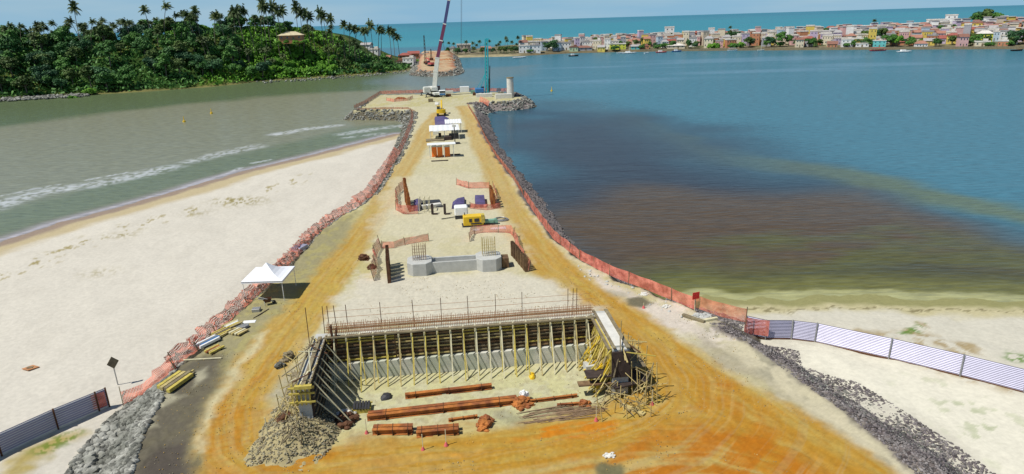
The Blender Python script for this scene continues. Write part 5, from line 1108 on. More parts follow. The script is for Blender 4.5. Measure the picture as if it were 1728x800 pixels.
# rows of houses
names_w = ['white', 'cream', 'pink', 'beige', 'white', 'grey', 'brick orange', 'lilac', 'white', 'pale blue', 'cream', 'pink', 'yellow']
rowname = lambda r: 'waterfront' if r == 0 else 'second row' if r == 1 else 'third row' if r == 2 else 'middle rows' if r < 7 else 'back rows' if r < 12 else 'rear skyline'
cand = []
for row in range(19):
    px = 880+rh.uniform(0, 14)
    while px < 1790:
        q_ = shore_at(px); d = q_.normalized(); back = 8+row*11.5+rh.uniform(-2, 2); x, y = q_.x+d.x*back, q_.y+d.y*back
        px += 8.6/q_.length*FPX*rh.uniform(0.95, 1.45)*(1+row*0.004)
        if px < 1010 and row > 7+(px-880)/18: continue
        if any((x-a)**2+(y-b)**2 < (c*0.95)**2 for a, b, c in spots): continue
        cand.append((row, px, x, y, d))
extra = []
nh = 0
for row, px, x, y, d in sorted(cand, key=lambda c: c[0]):
    rz = math.atan2(-d.x, d.y)*.7+rh.uniform(-.25, .25); k = rh.choice([0, 1, 2, 6, 4, 5, 5, 6, 7, 1]) if row else rh.choice([0, 1, 3, 7, 6, 0, 2])
    wc = rh.choice(names_w); rc = rh.choice(['red tile', 'brown tile', 'orange tile', 'brown tile', 'grey sheet', 'orange tile']) if HP[k][0]['rf'] != 'flat' else rh.choice(['pale', 'grey sheet', 'pale'])
    if nh < 262: put_house(x, y, rz, k, wc, rc, rowname(row)+' '+placename(px), row < 4, (rh.uniform(.6, .9), .8, rh.uniform(.8, 1.35))); nh += 1
    else: extra.append((x, y, rz, k, wc, rc))
groups_ = {}
for x, y, rz, k, wc, rc in extra:                                # the rest of the town, as one mass
    p = HP[k][1]; w = p['w']; h = p['h']; z = lz(x, y); m = groups_.setdefault(wc, (MB(), [])); h *= .85; w *= .8; m[0].box((x, y, z+h/2-.6), (w, 8, h+1.2), rz)
    mm = groups_.setdefault('r_'+rc, (MB(), []))
    if p['rf'] == 'flat': mm[0].box((x, y, z+h+.12), (w+.5, 9.4, .3), rz)
    else:
        ca, sa = math.cos(rz), math.sin(rz); T = lambda a, b, c: (x+a*ca-b*sa, y+a*sa+b*ca, z+c)
        A_ = [T(-w/2-.5, -5, h), T(w/2+.5, -5, h), T(w/2+.5, 5, h), T(-w/2-.5, 5, h), T(-w/3, 0, h+w*.2), T(w/3, 0, h+w*.2)]
        for f in ((0, 1, 5, 4), (2, 3, 4, 5), (1, 2, 5), (3, 0, 4)): mm[0].poly([A_[i] for i in f])
big = MB(); mats_ = []; mi = []
for key, (m, _) in groups_.items():
    o = len(big.v); big.v += m.v; big.f += [tuple(i+o for i in f) for f in m.f]; c = ROOFC[key[2:]] if key.startswith('r_') else WALLC[key]
    mats_.append(mat('far '+key, c, .9, var=.15, scale=.3)); mi += [len(mats_)-1]*len(m.f)
if big.f:
    ob = big.build('rear_houses', mats_[0]); [ob.data.materials.append(x_) for x_ in mats_[1:]]; ob.data.polygons.foreach_set('material_index', mi); tag(ob, 'dense mass of roofs at the rear of the town', None, None, 'stuff')
# sea wall of the town
sw = MB()
for a, b in zip(range(1080, 1800, 20), range(1100, 1820, 20)):
    p, q2_ = shore_at(a), shore_at(b); d = p.normalized()*1.5; sw.bar((p.x+d.x, p.y+d.y, .9), (q2_.x+d.x, q2_.y+d.y, .9), 1.2, 2.4)
tag(sw.build('sea_wall', M['oldwood']), 'brownish stone quay wall along the town waterfront', 'quay wall')
# spit palms and village
for i, px in enumerate((752, 760, 768, 790, 797, 805, 812, 828, 838, 846, 852, 858, 866, 872, 876, 843, 822)):
    q_ = shore_at(px); d = q_.normalized(); b = 12+(i*7) % 26; x, y = q_.x+d.x*b, q_.y+d.y*b; put(PM, x, y, 'coconut palm on the sand spit, '+('left end' if px < 800 else 'middle' if px < 850 else 'right end'), 'coconut palms on the sand spit', rv.uniform(.62, .85))
for i, px in enumerate((756, 772, 786, 800, 815, 832, 845, 855, 862, 868, 874, 850)):
    q_ = shore_at(px); d = q_.normalized(); b = 9+(i*5) % 18; put(TP, q_.x+d.x*b, q_.y+d.y*b, 'low dark tree on the sand spit, '+('left end of the grove' if px < 800 else 'middle of the grove' if px < 850 else 'right end of the grove'), 'low trees on the sand spit', rv.uniform(.6, .85))
for px, Y, k, wc, rc, l, s in ((783,655,6,'beige','pale','long pale house behind the spit palms',1.2),(762,650,1,'cream','grey sheet','small cream house behind the spit palms, left one',.8),(820,660,0,'pink','orange tile','orange roofed house glimpsed between the spit palms',1),
    (690,512,1,'white','pale','bright white house in the village beside the far embankment',.85),(683,540,4,'brick orange','red tile','brick red village house behind the bright white house',1.0),(698,560,2,'brick orange','red tile','large red roofed house above the village',1.1),(676,522,7,'beige','brown tile','small beige village house left of the bright white house',.8),
    (651,530,0,'yellow','orange tile','small orange house among the palms above the village',.8),(632,545,7,'white','pale','low white house behind the palms on the slope',1.0),(706,590,3,'cream','brown tile','brown roofed village house nearest the far embankment',1),(716,600,1,'pink','grey sheet','pink house behind the top of the far embankment',.9),(725,610,0,'beige','brown tile','small house hidden behind the crane boom',.9),(741,620,2,'lilac','grey sheet','lilac house at the root of the far embankment',.9),(620,560,0,'white','grey sheet','small white house at the left end of the slope houses',.9)):
    t = UY(px, 90, Y); put_house(t.x, Y, rh.uniform(-.2, .2), k, wc, rc, '', True, (s, s, s), exact=l, group='houses of the village by the far embankment')
x, y = UY(702, 90, 520).x, 520; put(TB, x, y, 'yellow green tree right of the bright white village house', None, .9)
# hill house
hh = put_house(hx0.x, 440, .15, 3, 'brick orange', 'cream tile', '', True, (1.2, 1.1, 1.0), z=hx0.z+1.6, exact='red walled house with pale hipped roof on the hilltop among palms', group='houses on the hill'); del hh['group']
for dx, dy, l in ((-7, -7, 'green bush left of the hill house'), (-1, -8, 'green bush in front of the hill house, middle one'), (5, -8, 'green bush right in front of the hill house'), (9, -4, 'green bush at the right corner of the hill house')): put(TB, hx0.x+dx, 440+dy, l, None, .62, z=hx0.z-1.3)
# unused prototypes
for lst in (TP, TB, BU, PM): 
    for p in lst:
        if p.name not in used: [bpy.data.objects.remove(c) for c in list(p.children)]; bpy.data.objects.remove(p)
for a, b in HP:
    for p in (a, b):
        if p.name not in usedh: [bpy.data.objects.remove(c) for c in list(p.children)]; bpy.data.objects.remove(p)
for o in COL.objects:
    for k in ('st', 'rf', 'w', 'h'):
        if k in o: del o[k]
# ------------------------------------------------------------------ machines, shelters and small things
HEAD = math.atan2(0.113, 0.993)                                 # causeway axis, turned left of north
CX = Vector((0.993, 0.113, 0)); CY = Vector((-0.113, 0.993, 0))
def frame(origin, rz=0.0):
    o = Vector(origin); ex = Vector((math.cos(rz), math.sin(rz), 0)); ey = Vector((-math.sin(rz), math.cos(rz), 0))
    f = lambda x, y, z: o+ex*x+ey*y+ZZ*z; f.ax = (ex, ey, ZZ); return f
# tent: four legs, pyramid top (front left leg hidden behind the eave)
fr_, fl_, br_ = UV3(480, 507), None, None
t0 = Vector((fr_.x, fr_.y, G)); W_ = 4.2; D_ = 4.2
T = frame((t0.x-W_/2, t0.y+D_/2, G)); tent = thing('canopy_tent', 'white pyramid canopy tent on thin legs beside the left haul road', 'tent', T(0, 0, 0))
m = MB(); e = 2.35; o_ = .12; cs = [T(-W_/2-o_, -D_/2-o_, e), T(W_/2+o_, -D_/2-o_, e), T(W_/2+o_, D_/2+o_, e), T(-W_/2-o_, D_/2+o_, e)]; ap = T(-.1, 0, e+1.35)
n = 6
for i in range(4):
    a, b = cs[i], cs[(i+1) % 4]
    for k in range(n):                                           # sagging roof sheet
        t1, t2 = k/n, (k+1)/n; f = lambda p, t: p+(ap-p)*t-ZZ*0.35*math.sin(math.pi*t)
        m.quad(f(a, t1), f(b, t1), f(b, t2), f(a, t2))
m.build('roof_sheet', M['canvas'], tent)
m = MB()
for i in range(4): m.quad(cs[i]-ZZ*.22, cs[(i+1) % 4]-ZZ*.22, cs[(i+1) % 4], cs[i])
m.build('valance', M['canvas'], tent)
for sx, sy in ((-1, -1), (1, -1), (1, 1), (-1, 1)): MB().tube(T(sx*W_/2, sy*D_/2, 0), T(sx*W_/2, sy*D_/2, e), .035, n=6).build('leg', M['white'], tent)
m = MB()
for i in range(4): m.bar(cs[i]-ZZ*.05, cs[(i+1) % 4]-ZZ*.05, .04)
m.build('frame', M['steel'], tent)
# barrow with dark load
x, y = U(452, 514); Bf = frame((x, y, G), .4); b_ = thing('wheelbarrow', 'small dark red barrow with pale handles in front of the white tent', 'wheelbarrow', Bf(0, 0, 0))
m = MB(); m.poly([Bf(-.45, -.3, .75), Bf(.45, -.3, .75), Bf(.3, -.2, .3), Bf(-.25, -.2, .3)]).poly([Bf(.45, .3, .75), Bf(-.45, .3, .75), Bf(-.25, .2, .3), Bf(.3, .2, .3)]).poly([Bf(.45, -.3, .75), Bf(.45, .3, .75), Bf(.3, .2, .3), Bf(.3, -.2, .3)]).poly([Bf(-.45, .3, .75), Bf(-.45, -.3, .75), Bf(-.25, -.2, .3), Bf(-.25, .2, .3)]).poly([Bf(-.25, -.2, .3), Bf(.3, -.2, .3), Bf(.3, .2, .3), Bf(-.25, .2, .3)])
m.build('tray', M['darkrust'], b_); m = MB(); m.bar(Bf(-.9, -.3, .95), Bf(.6, -.1, .3), .06).bar(Bf(-.9, .3, .95), Bf(.6, .1, .3), .06).bar(Bf(-.3, -.25, 0), Bf(-.3, -.25, .5), .05).bar(Bf(-.3, .25, 0), Bf(-.3, .25, .5), .05); m.build('frame', M['offwhite'], b_)
MB().tube(Bf(.65, -.05, .2), Bf(.65, .05, .2), .2, n=14).build('wheel', M['black'], b_)

def portable_toilet(px, label, matn='orange'):
    x, y = U(px, 265); f = frame((x, y, G), HEAD); r = thing('portable_toilet', label, 'portable toilet', f(0, 0, 0), 0, 'orange portable toilets under the white roof')
    MB().box(f(0, .6, 1.1), (1.12, 1.15, 2.2), ax=f.ax).build('cabin', M[matn], r, bevel=.05); MB().box(f(0, .01, 1.08), (.74, .05, 1.85), ax=f.ax).build('door', M['orange'], r)
    m = MB(); m.box(f(0, .6, 2.26), (1.2, 1.22, .1), ax=f.ax).box(f(0, .6, 2.36), (.8, .8, .14), ax=f.ax); m.build('roof', M['offwhite'], r); MB().bar(f(.45, 1.05, 2.2), f(.45, 1.05, 2.75), .09).build('vent_pipe', M['offwhite'], r)
portable_toilet(733.5, 'orange portable toilet, leftmost under the thin white roof'); portable_toilet(743, 'orange portable toilet in the middle under the thin white roof'); portable_toilet(755.5, 'orange portable toilet set apart at the right under the thin white roof')
x, y = U(746, 266); f = frame((x, y, G), HEAD); r = thing('shelter_roof', 'thin white sheet roof on poles over the orange portable toilets', 'shelter', f(0, 0, 0))
MB().box(f(0, .7, 2.95), (6.2, 2.6, .08), ax=f.ax).build('roof_sheet', M['white'], r)
for sx in (-2.6, 2.6, .55):
    for yy in (-.4, 1.8): MB().bar(f(sx, yy, 0), f(sx, yy, 2.93), .1).build('post', M['offwhite'], r)
def lay(name, label, cat, px, py, size, matn, rz=HEAD, group=None, z=0.0):
    x, y = U(px, py, G+z); o = MB().box((x, y, G+z+size[2]/2), size, rz).build(name, M[matn], bevel=0.02); o.data.transform(Matrix.Translation((-x, -y, -G-z))); o.location = (x, y, G+z); return tag(o, label, cat, group)
lay('timber_beam', 'dark timber lying in front of the orange toilets', 'timber', 742, 272, (3.6, .35, .2), 'darkply')
lay('shade_board', 'dark board lying right of the orange toilets', 'board', 767, 261, (2.6, .5, .15), 'darkply')
# white work shelters and dark stacks further on
def shelter(label, px, py, w, d, h, matn='white', group=None, slope=.5, legs='offwhite'):
    x, y = U(px, py); f = frame((x, y, G), HEAD); r = thing('work_shelter', label, 'shelter', f(0, d/2, 0), 0, group)
    m = MB(); k = 12
    for i in range(k):
        a, b = -w/2+w*i/k, -w/2+w*(i+1)/k; za, zb = (.06*(i % 2)), (.06*((i+1) % 2)); m.quad(f(a, 0, h+za), f(b, 0, h+zb), f(b, d, h+slope+zb), f(a, d, h+slope+za))
        m.quad(f(a, 0, h+za-.06), f(a, d, h+slope+za-.06), f(b, d, h+slope+zb-.06), f(b, 0, h+zb-.06))
    m.build('roof_sheet', M[matn], r)
    for sx in (-w/2+.2, 0, w/2-.2):
        for yy in (.2, d-.2): MB().bar(f(sx, yy, 0), f(sx, yy, h+slope*yy/d), .1).build('post', M[legs], r)
    return r, f
shelter('broad white roofed work shelter beyond the portable toilets', 751, 236, 7.6, 6.5, 2.3); shelter('smaller white sheet roof behind the right part of the broad shelter', 766, 225, 4.4, 4.5, 2.6)
lay('white_board', 'small white board lying left of the broad white shelter', 'board', 736, 226, (1.6, 2.4, .8), 'offwhite')
lay('tool_box', 'dark box standing under the right side of the broad shelter', 'box', 766, 234, (2.4, 1.3, 1.3), 'darksteel'); lay('tool_box', 'dark low box under the left front edge of the broad shelter', 'box', 756, 236, (1.8, 1.2, .9), 'darkply'); lay('tool_box', 'small dark box in front of the broad shelter at its left', 'box', 742.5, 231, (.7, .7, 1.0), 'darkply')
lay('sand_bed', 'brownish earth bed in front of the broad white shelter', 'earth bed', 734, 237, (4.5, 3.2, .25), 'oldwood')
x, y = U(768, 243); f = frame((x, y, G), HEAD); r = thing('floodlight_mast', 'dark standing mast on a base right of the white roofs', 'mast', f(0, 0, 0)); MB().bar(f(0, 0, 0), f(0, 0, 4.6), .22).build('mast', M['darksteel'], r); MB().box(f(-.3, 0, .2), (3, .9, .35), ax=f.ax).build('base', M['darksteel'], r); MB().box(f(0, -.1, 4.4), (.9, .2, .5), ax=f.ax).build('lamp_head', M['offwhite'], r)
tarp('violet dark stack cover beyond the broad white shelter', [(734,211),(762,210),(758,203),(750,201),(733,200)], 'purple', 1.0, 'violet covers on the causeway', 9)

# yellow excavator seen from behind
def excavator(px, py, label, rz=HEAD, arm=True, matn='yellow', s=1.0, group='yellow and red excavators'):
    x, y = U(px, py); f0 = frame((x, y, G), rz); f = lambda a, b, c: f0(a*s, b*s, c*s); A_ = f0.ax; r = thing('excavator', label, 'excavator', f(0, 0, 0), 0, None)
    for sx in (-1.15, 1.15):
        m = MB(); pts = [(-1.9, .35), (-1.6, .08), (1.6, .08), (1.9, .35), (1.6, .85), (-1.6, .85)]
        for (a, b), (c, d) in zip(pts, pts[1:]+pts[:1]): m.quad(f(sx-.3, a, b), f(sx+.3, a, b), f(sx+.3, c, d), f(sx-.3, c, d))
        m.poly([f(sx-.3, a, b) for a, b in pts]); m.poly([f(sx+.3, a, b) for a, b in reversed(pts)]); m.build('track', M['black'], r)
    m = MB(); m.box(f(0, -.2, 1.45), (2.7*s, 3.0*s, .95*s), ax=A_); m.build('engine_deck', M[matn], r, bevel=.12)
    m = MB()
    for i in range(9):
        a0 = math.pi+math.pi*i/9; a1 = math.pi+math.pi*(i+1)/9; p = f(1.45*math.cos(a0), -1.5+.7*math.sin(a0), 1.0); q = f(1.45*math.cos(a1), -1.5+.7*math.sin(a1), 1.0); m.quad(p, q, q+ZZ*1.15*s, p+ZZ*1.15*s); m.poly([p+ZZ*1.15*s, q+ZZ*1.15*s, f(0, -1.5, 2.15)])
    m.build('counterweight', M[matn], r); m = MB(); m.box(f(-.85, .95, 2.1), (.95*s, 1.4*s, 1.6*s), ax=A_); m.build('cab', M['glass'], r); m = MB(); m.box(f(-.85, .95, 2.95), (1.05*s, 1.5*s, .1*s), ax=A_); m.build('cab_roof', M[matn], r)
    m = MB(); m.bar(f(.1, .9, 1.6), f(.1, 3.0, 4.3), .45*s, .6*s).bar(f(.1, 3.0, 4.3), f(.1, 5.6, 4.0), .4*s, .5*s); m.build('boom', M[matn], r); m = MB(); m.bar(f(.1, 5.6, 4.2), f(.1, 6.4, 1.6), .32*s, .42*s); m.build('stick', M[matn], r)
    m = MB(); m.box(f(.1, 6.1, 1.0), (1.1*s, .9*s, .9*s), ax=A_); m.build('bucket', M['darksteel'], r); return r
excavator(745, 195, 'yellow crawler excavator on the causeway in front of the mobile crane', HEAD-.05)

# mobile crane
C0 = UV3(735, 163); f = frame(C0, HEAD+.25); cr = thing('mobile_crane', 'large mobile crane with tall telescopic boom rising out of the picture', 'mobile crane', f(0, 0, 0))
MB().box(f(0, 3, 1.35), (2.6, 13, .8), ax=f.ax).build('chassis', M['offwhite'], cr)
g_ = frame(f(1.3, -3.5, 0), HEAD); m = MB(); m.box(g_(.6, 0, 1.75), (2.6, 2.2, 1.9), ax=g_.ax); cb = m.build('cab', M['white'], cr, bevel=.15)
m = MB(); m.box(g_(.6, -1.12, 2.15), (2.3, .06, .8), ax=g_.ax); m.build('windscreen', M['glass'], cb).parent = cb; MB().box(g_(.6, -1.14, 1.2), (2.3, .08, .6), ax=g_.ax).build('grille', M['blue'], cr)
for i in range(5):
    for sx in (-1.2, 1.2): MB().tube(f(sx-.2, -2+i*2.4, .6), f(sx+.2, -2+i*2.4, .6), .6, n=16).build('wheel', M['black'], cr)
for yy in (-.5, 7.5):
    for sx in (-1, 1): m = MB(); m.box(f(sx*2.6, yy, 1.1), (2.8, .4, .35), ax=f.ax).bar(f(sx*3.9, yy, 0.1), f(sx*3.9, yy, 1.3), .3).box(f(sx*3.9, yy, .1), (1.0, 1.0, .15), ax=f.ax); m.build('outrigger', M['darksteel'], cr)
MB().tube(f(0, 3, 1.7), f(0, 3, 2.2), 1.4, n=18).build('slew_ring', M['darksteel'], cr)
m = MB(); m.box(f(-.2, 2.6, 3.0), (2.6, 5.5, 1.5), ax=f.ax); m.build('superstructure', M['offwhite'], cr, bevel=.1); m = MB(); m.box(f(-3.2, 1.0, 2.7), (2.6, 2.0, 2.0), ax=f.ax).box(f(-3.2, 1.0, 3.85), (2.2, 1.6, .3), ax=f.ax); m.build('counterweight', M['offwhite'], cr, bevel=.1)
m = MB(); m.box(f(1.9, 2.2, 3.1), (1.1, 2.0, 1.9), ax=f.ax); m.build('operator_cab', M['glass'], cr)
Yc = C0.y+2
bp_ = [UY(733, 152, Yc), UY(735.5, 120, Yc), UY(738.5, 97, Yc), UY(744.5, 68, Yc), UY(750.5, 40, Yc), UY(757.5, 0, Yc), UY(766, -60, Yc), UY(776, -122, Yc)]
wd = [1.7, 1.6, 1.25, 1.2, 1.05, .95, .8]
for i, mm_ in enumerate(['offwhite', 'offwhite', 'maroon', 'maroon', 'navy', 'navy', 'navy']):
    MB().bar(bp_[i], bp_[i+1], wd[i], wd[i]*1.1).build('boom_section', M[mm_], cr)
    m = MB(); d_ = (bp_[i+1]-bp_[i]).normalized(); m.bar(bp_[i+1]-d_*.3, bp_[i+1]+d_*.1, wd[i]*1.15); m.build('boom_collar', M['offwhite'], cr)
m = MB(); m.bar(f(.2, 3.6, 3.2), bp_[1], .5); m.build('lift_cylinder', M['darksteel'], cr)
tip = bp_[-1]; m = MB(); m.bar(tip, tip+Vector((.9, 0, -.4)), .6, .5); m.build('boom_head', M['darksteel'], cr)
hk = UY(779, 84, Yc); m = MB(); m.tube(tip+Vector((.8, 0, -.5)), hk, .055, n=5).tube(tip+Vector((.5, .2, -.5)), hk+Vector((-.3, 0, 0)), .045, n=5); m.build('hoist_rope', M['cable'], cr); m = MB(); m.blob(hk-ZZ*.5, (.4, .3, .6), 1, 0.05); m.build('hook_block', M['darksteel'], cr)

# teal piling rig
R0 = UV3(820, 160); f = frame(R0, HEAD); rg = thing('piling_rig', 'teal blue crawler piling rig with tall lattice mast on the far platform', 'piling rig', f(0, 0, 0))
for sx in (-3.4, -1.2): m = MB(); m.box(f(sx, 0, .5), (.7, 4.6, 1.0), ax=f.ax); m.build('track', M['darksteel'], rg, bevel=.2)
m = MB(); m.box(f(-2.6, -.2, 1.9), (3.4, 4.2, 1.6), ax=f.ax); m.build('body', M['blue'], rg, bevel=.1); MB().box(f(-1.2, 1.2, 2.3), (1.1, 1.6, 2.0), ax=f.ax).build('cab', M['glass'], rg)
mt_ = UY(821, 66, R0.y); mb_ = f(0.3, 0, .3); ux = Vector((1, 0, 0)); uy_ = Vector((0, 1, 0)); H_ = mt_-mb_
m = MB(); 
for a, b in ((-1, -1), (1, -1), (1, 1), (-1, 1)): m.bar(mb_+ux*a*.5+uy_*b*.5, mt_+ux*a*.45+uy_*b*.45, .48)
for i in range(16):
    for s1 in (-1, 1): p = mb_+H_*(i/16); q = mb_+H_*((i+1)/16); m.bar(p+ux*.42*s1-uy_*.45, q-ux*.42*s1-uy_*.45, .12); m.bar(p+ux*.42-uy_*.42*s1, q+ux*.42+uy_*.42*s1, .12)
m.build('mast', M['teal'], rg); m = MB(); m.bar(f(-2.2, 0, 2.6), mb_+H_*.42, .3).bar(f(-3.4, .8, 2.6), mb_+H_*.42, .2); m.build('back_stay', M['teal'], rg)
m = MB(); m.bar(mb_+H_*.12+ux*.9, mb_+H_*.28+ux*.9, 1.1).bar(mb_+ux*1.0, mb_+H_*.52+ux*1.3, .35).bar(mb_+ux*.8+H_*.05, mb_+H_*.2+ux*.7, 1.3); m.build('drive_head', M['darksteel'], rg); m = MB(); m.bar(mt_-ux*.6, mt_+ux*.9, .5); m.build('mast_head', M['teal'], rg)
m = MB(); m.tube(mt_+ux*.6, mb_+H_*.28+ux*.9, .05, n=5); m.build('rope', M['cable'], rg)
lay('cable_drum', 'green yellow drum box beside the teal rig', 'drum', 799, 158, (2.2, 1.6, 1.4), 'green'); lay('steel_box', 'brown rusty box left of the long pale concrete block', 'box', 800.5, 161, (1.2, 1.2, 1.2), 'darkrust')
lay('site_container', 'white site container at the far edge of the platform', 'container', 784, 155, (3.8, 2.4, 2.2), 'white'); lay('flatbed_block', 'low white block behind the crane cab', 'block', 757, 157, (3.8, 1.4, .9), 'offwhite')
lay('concrete_block', 'long pale concrete block on the right arm beside the brown box', 'concrete block', 817, 163.5, (6.2, 2.2, 1.3), 'paleconcrete', group='pale concrete blocks on the right arm'); lay('concrete_block', 'pinkish pale concrete block on the right arm below the tall column', 'concrete block', 850, 166, (6.2, 2.0, 1.7), 'paleconcrete', group='pale concrete blocks on the right arm')
lay('concrete_slab', 'pale slab lying at the left of the mobile crane', 'slab', 737, 176, (1.3, 6.5, .35), 'paleconcrete'); lay('equipment_box', 'dark equipment box at the left foot of the crane', 'box', 727, 172, (1.8, 1.5, 1.2), 'oldwood'); lay('equipment_box', 'dark equipment box at the right of the crane cab', 'box', 757, 163, (2.0, 1.5, 1.0), 'darkrust')
x, y = U(861.5, 164); f = frame((x, y, G), HEAD); r = thing('concrete_column', 'tall pale concrete column at the end of the right arm', 'column', f(0, 0, 0)); MB().tube(f(0, 0, -.5), f(0, 0, 7.2), 1.35, 1.3, 16).build('shaft', M['paleconcrete'], r); MB().tube(f(0, 0, 7.2), f(0, 0, 7.5), 1.42, 1.42, 16).build('rim', M['oldwood'], r)
MB().tube(f(1.0, -1.2, -.5), f(1.0, -1.2, 5.8), .18, n=6).build('side_pipe', M['steel'], r)
heap('scrap_heap', 'orange brown heap inside the mesh ring on the left arm', 'scrap heap', 675, 167, 2.2, 1.8, .8, 'rust', 30, 21, .35)
heap('rubble_heap', 'dark rock lump beside the concrete column', 'rubble', 871, 162, 1.6, 1.6, 1.2, 'darkrock', 24, 22, .5)
heap('gravel_heap', 'dark green grey gravel heap at the root of the right arm', 'gravel', 802, 175, 3.4, 3.4, .5, 'darkrock', 60, 23, .3)

# yellow generator, white tank, small machine by the dark pit
x, y = U(800, 383); f = frame((x, y, G), HEAD+.03); r = thing('generator', 'yellow skid mounted generator with dark openings right of centre', 'generator', f(0, 0, 0))
MB().box(f(0, .9, .85), (2.9, 1.5, 1.35), ax=f.ax).build('housing', M['yellow'], r, bevel=.05)
for xx, w_ in ((.45, .7), (-.45, .4)): MB().box(f(xx, .13, .95), (w_, .04, .5), ax=f.ax).build('opening', M['darksteel'], r)
MB().box(f(.4, .13, .45), (1.6, .04, .2), ax=f.ax).build('lower_vent', M['darksteel'], r); MB().box(f(0, .9, .1), (3.3, 1.6, .15), ax=f.ax).build('skid', M['darksteel'], r); MB().bar(f(-1.2, 1.2, 1.5), f(-1.2, 1.2, 1.9), .12).build('exhaust', M['darksteel'], r); MB().box(f(1.35, .5, 1.1), (.5, .9, 1.2), ax=f.ax).build('fuel_tank', M['yellowwood'], r)
x, y = U(779, 370); f = frame((x, y, G), HEAD); r = thing('water_tank', 'white tank on a dark base behind the yellow generator', 'tank', f(0, 0, 0)); MB().box(f(0, .8, 1.2), (2.0, 1.6, 1.4), ax=f.ax).build('tank', M['white'], r, bevel=.15); MB().box(f(0, .8, .3), (1.9, 1.5, .45), ax=f.ax).build('base', M['darksteel'], r); MB().bar(f(-1, .8, .2), f(-3, .5, .1), .1).build('tow_bar', M['darksteel'], r)
x, y = U(826, 380); f = frame((x, y, G), HEAD); r = thing('pump_unit', 'small green grey pump unit beside the yellow generator', 'pump', f(0, 0, 0)); MB().box(f(0, .5, .5), (1.3, .8, .4), ax=f.ax).build('engine', M['green'], r); MB().tube(f(.9, .2, .4), f(.9, .8, .4), .4, n=14).build('reel', M['green'], r); MB().box(f(0, .5, .15), (2.4, .9, .12), ax=f.ax).build('skid', M['darksteel'], r); MB().bar(f(-.6, .5, .6), f(-.6, .5, 1.2), .1).build('pipe', M['timber'], r)
m = MB(); c0 = UV3(845, 371)
for k in range(3):
    for i in range(20):
        a0, a1 = 2*math.pi*i/20, 2*math.pi*(i+1)/20; rr_ = .95-.12*k; m.tube(c0+Vector((rr_*1.2*math.cos(a0), rr_*math.sin(a0), .08+.07*k)), c0+Vector((rr_*1.2*math.cos(a1), rr_*math.sin(a1), .08+.07*k)), .06, n=5, caps=False)
tag(m.build('hose_coil', M['steel']), 'grey coiled hose lying right of the pump unit', 'hose')
lay('white_sheet', 'white board lying on the sand below the coiled hose', 'board', 841, 386, (2.2, .9, .12), 'white'); lay('white_sheet', 'small white board lying below the yellow generator', 'board', 804, 389, (1.0, .8, .15), 'offwhite')
# stacks in the left yard
def stack(label, px, py, n, L, w, rz, mats, name='plank_stack', h=.14, group='stacks of material in the left yard', gap=.08, tilt=0):
    x, y = U(px, py); f = frame((x, y, G), rz); r = thing(name, label, 'plank stack' if 'plank' in name else 'stack', f(0, 0, 0), 0, group); r0 = random.Random(int(px))
    for i in range(n):
        o = (i-(n-1)/2)*(w+gap); l_ = L*r0.uniform(.85, 1.05); MB().box(f(o, r0.uniform(-.15, .15), .12+h/2), (w, l_, h), ax=f.ax).build('plank', M[mats[i % len(mats)]], r)
    for yy in (-.3*L, .3*L): MB().box(f(0, yy, .06), (n*(w+gap), .12, .11), ax=f.ax).build('bearer', M['darkply'], r)
stack('yellow brown square beams stacked on the grey yard, nearest the stone pile', 296, 648, 4, 2.9, .32, -.28, ['yellowwood', 'timber', 'oldwood', 'yellowwood'], 'beam_stack', .3, gap=.1); stack('pair of brown beams beside the nearest beam stack', 312, 642, 2, 2.5, .14, -.30, ['timber', 'oldwood'], 'beam_stack', .2, gap=.2)
stack('white and blue grey pipes stacked beside the pink mesh', 352, 580, 4, 2.3, .2, -.5, ['white', 'steel', 'blue', 'white'], 'pipe_stack', .25, gap=.04)
stack('yellow brown planks behind the white pipes', 374, 564, 5, 2.0, .18, -.5, ['yellowwood', 'timber', 'oldwood'], gap=.1); stack('rusty yellow planks in front of the white pipes', 362, 592, 4, 1.5, .18, -.5, ['yellowwood', 'rust', 'timber'], gap=.06)
stack('short yellow boards nearest the mesh, beside a pale board', 392, 550, 5, 1.6, .2, -.55, ['timber', 'paletimber', 'white', 'yellowwood'], gap=.05); stack('yellow green boards in the middle of the left yard', 400, 562, 5, 1.2, .25, -.5, ['timber', 'paletimber'], gap=.1)
lay('white_sheet', 'bright white sheet lying in the left yard near the track', 'sheet', 421, 544, (1.25, .6, .1), 'white', .1); lay('grey_sheet', 'grey sheet lying left of the bright white sheet', 'sheet', 406, 551, (1.5, .7, .08), 'steel', .2); lay('dark_board', 'dark narrow board lying beside the grey sheet', 'board', 412, 556, (.35, 1.3, .15), 'darksteel', -.5)
lay('box_frame', 'small grey box standing in the yard below the barrow', 'box', 433, 525, (.8, .7, .35), 'steel', .1); lay('timber_pole', 'thin dark pole lying beside the left track', 'pole', 441, 530, (.1, 2.4, .1), 'darkply', -.35)
lay('blue_sheet', 'pale blue grey sheet behind the white tent', 'sheet', 506, 421, (1.4, 1.8, .5), 'sheetwhite', -.3); lay('timber_strip', 'long pale timber lying across the grey yard', 'timber', 340, 607, (3.6, .12, .12), 'paletimber', .05)
lay('timber_beam', 'grey timber beam lying by the foot of the right fence', 'timber', 1170, 539, (.35, 2.4, .25), 'oldwood', .75); lay('timber_beam', 'pale broken timber right of the red panel', 'timber', 1198, 541, (1.6, .3, .25), 'paletimber', .3)
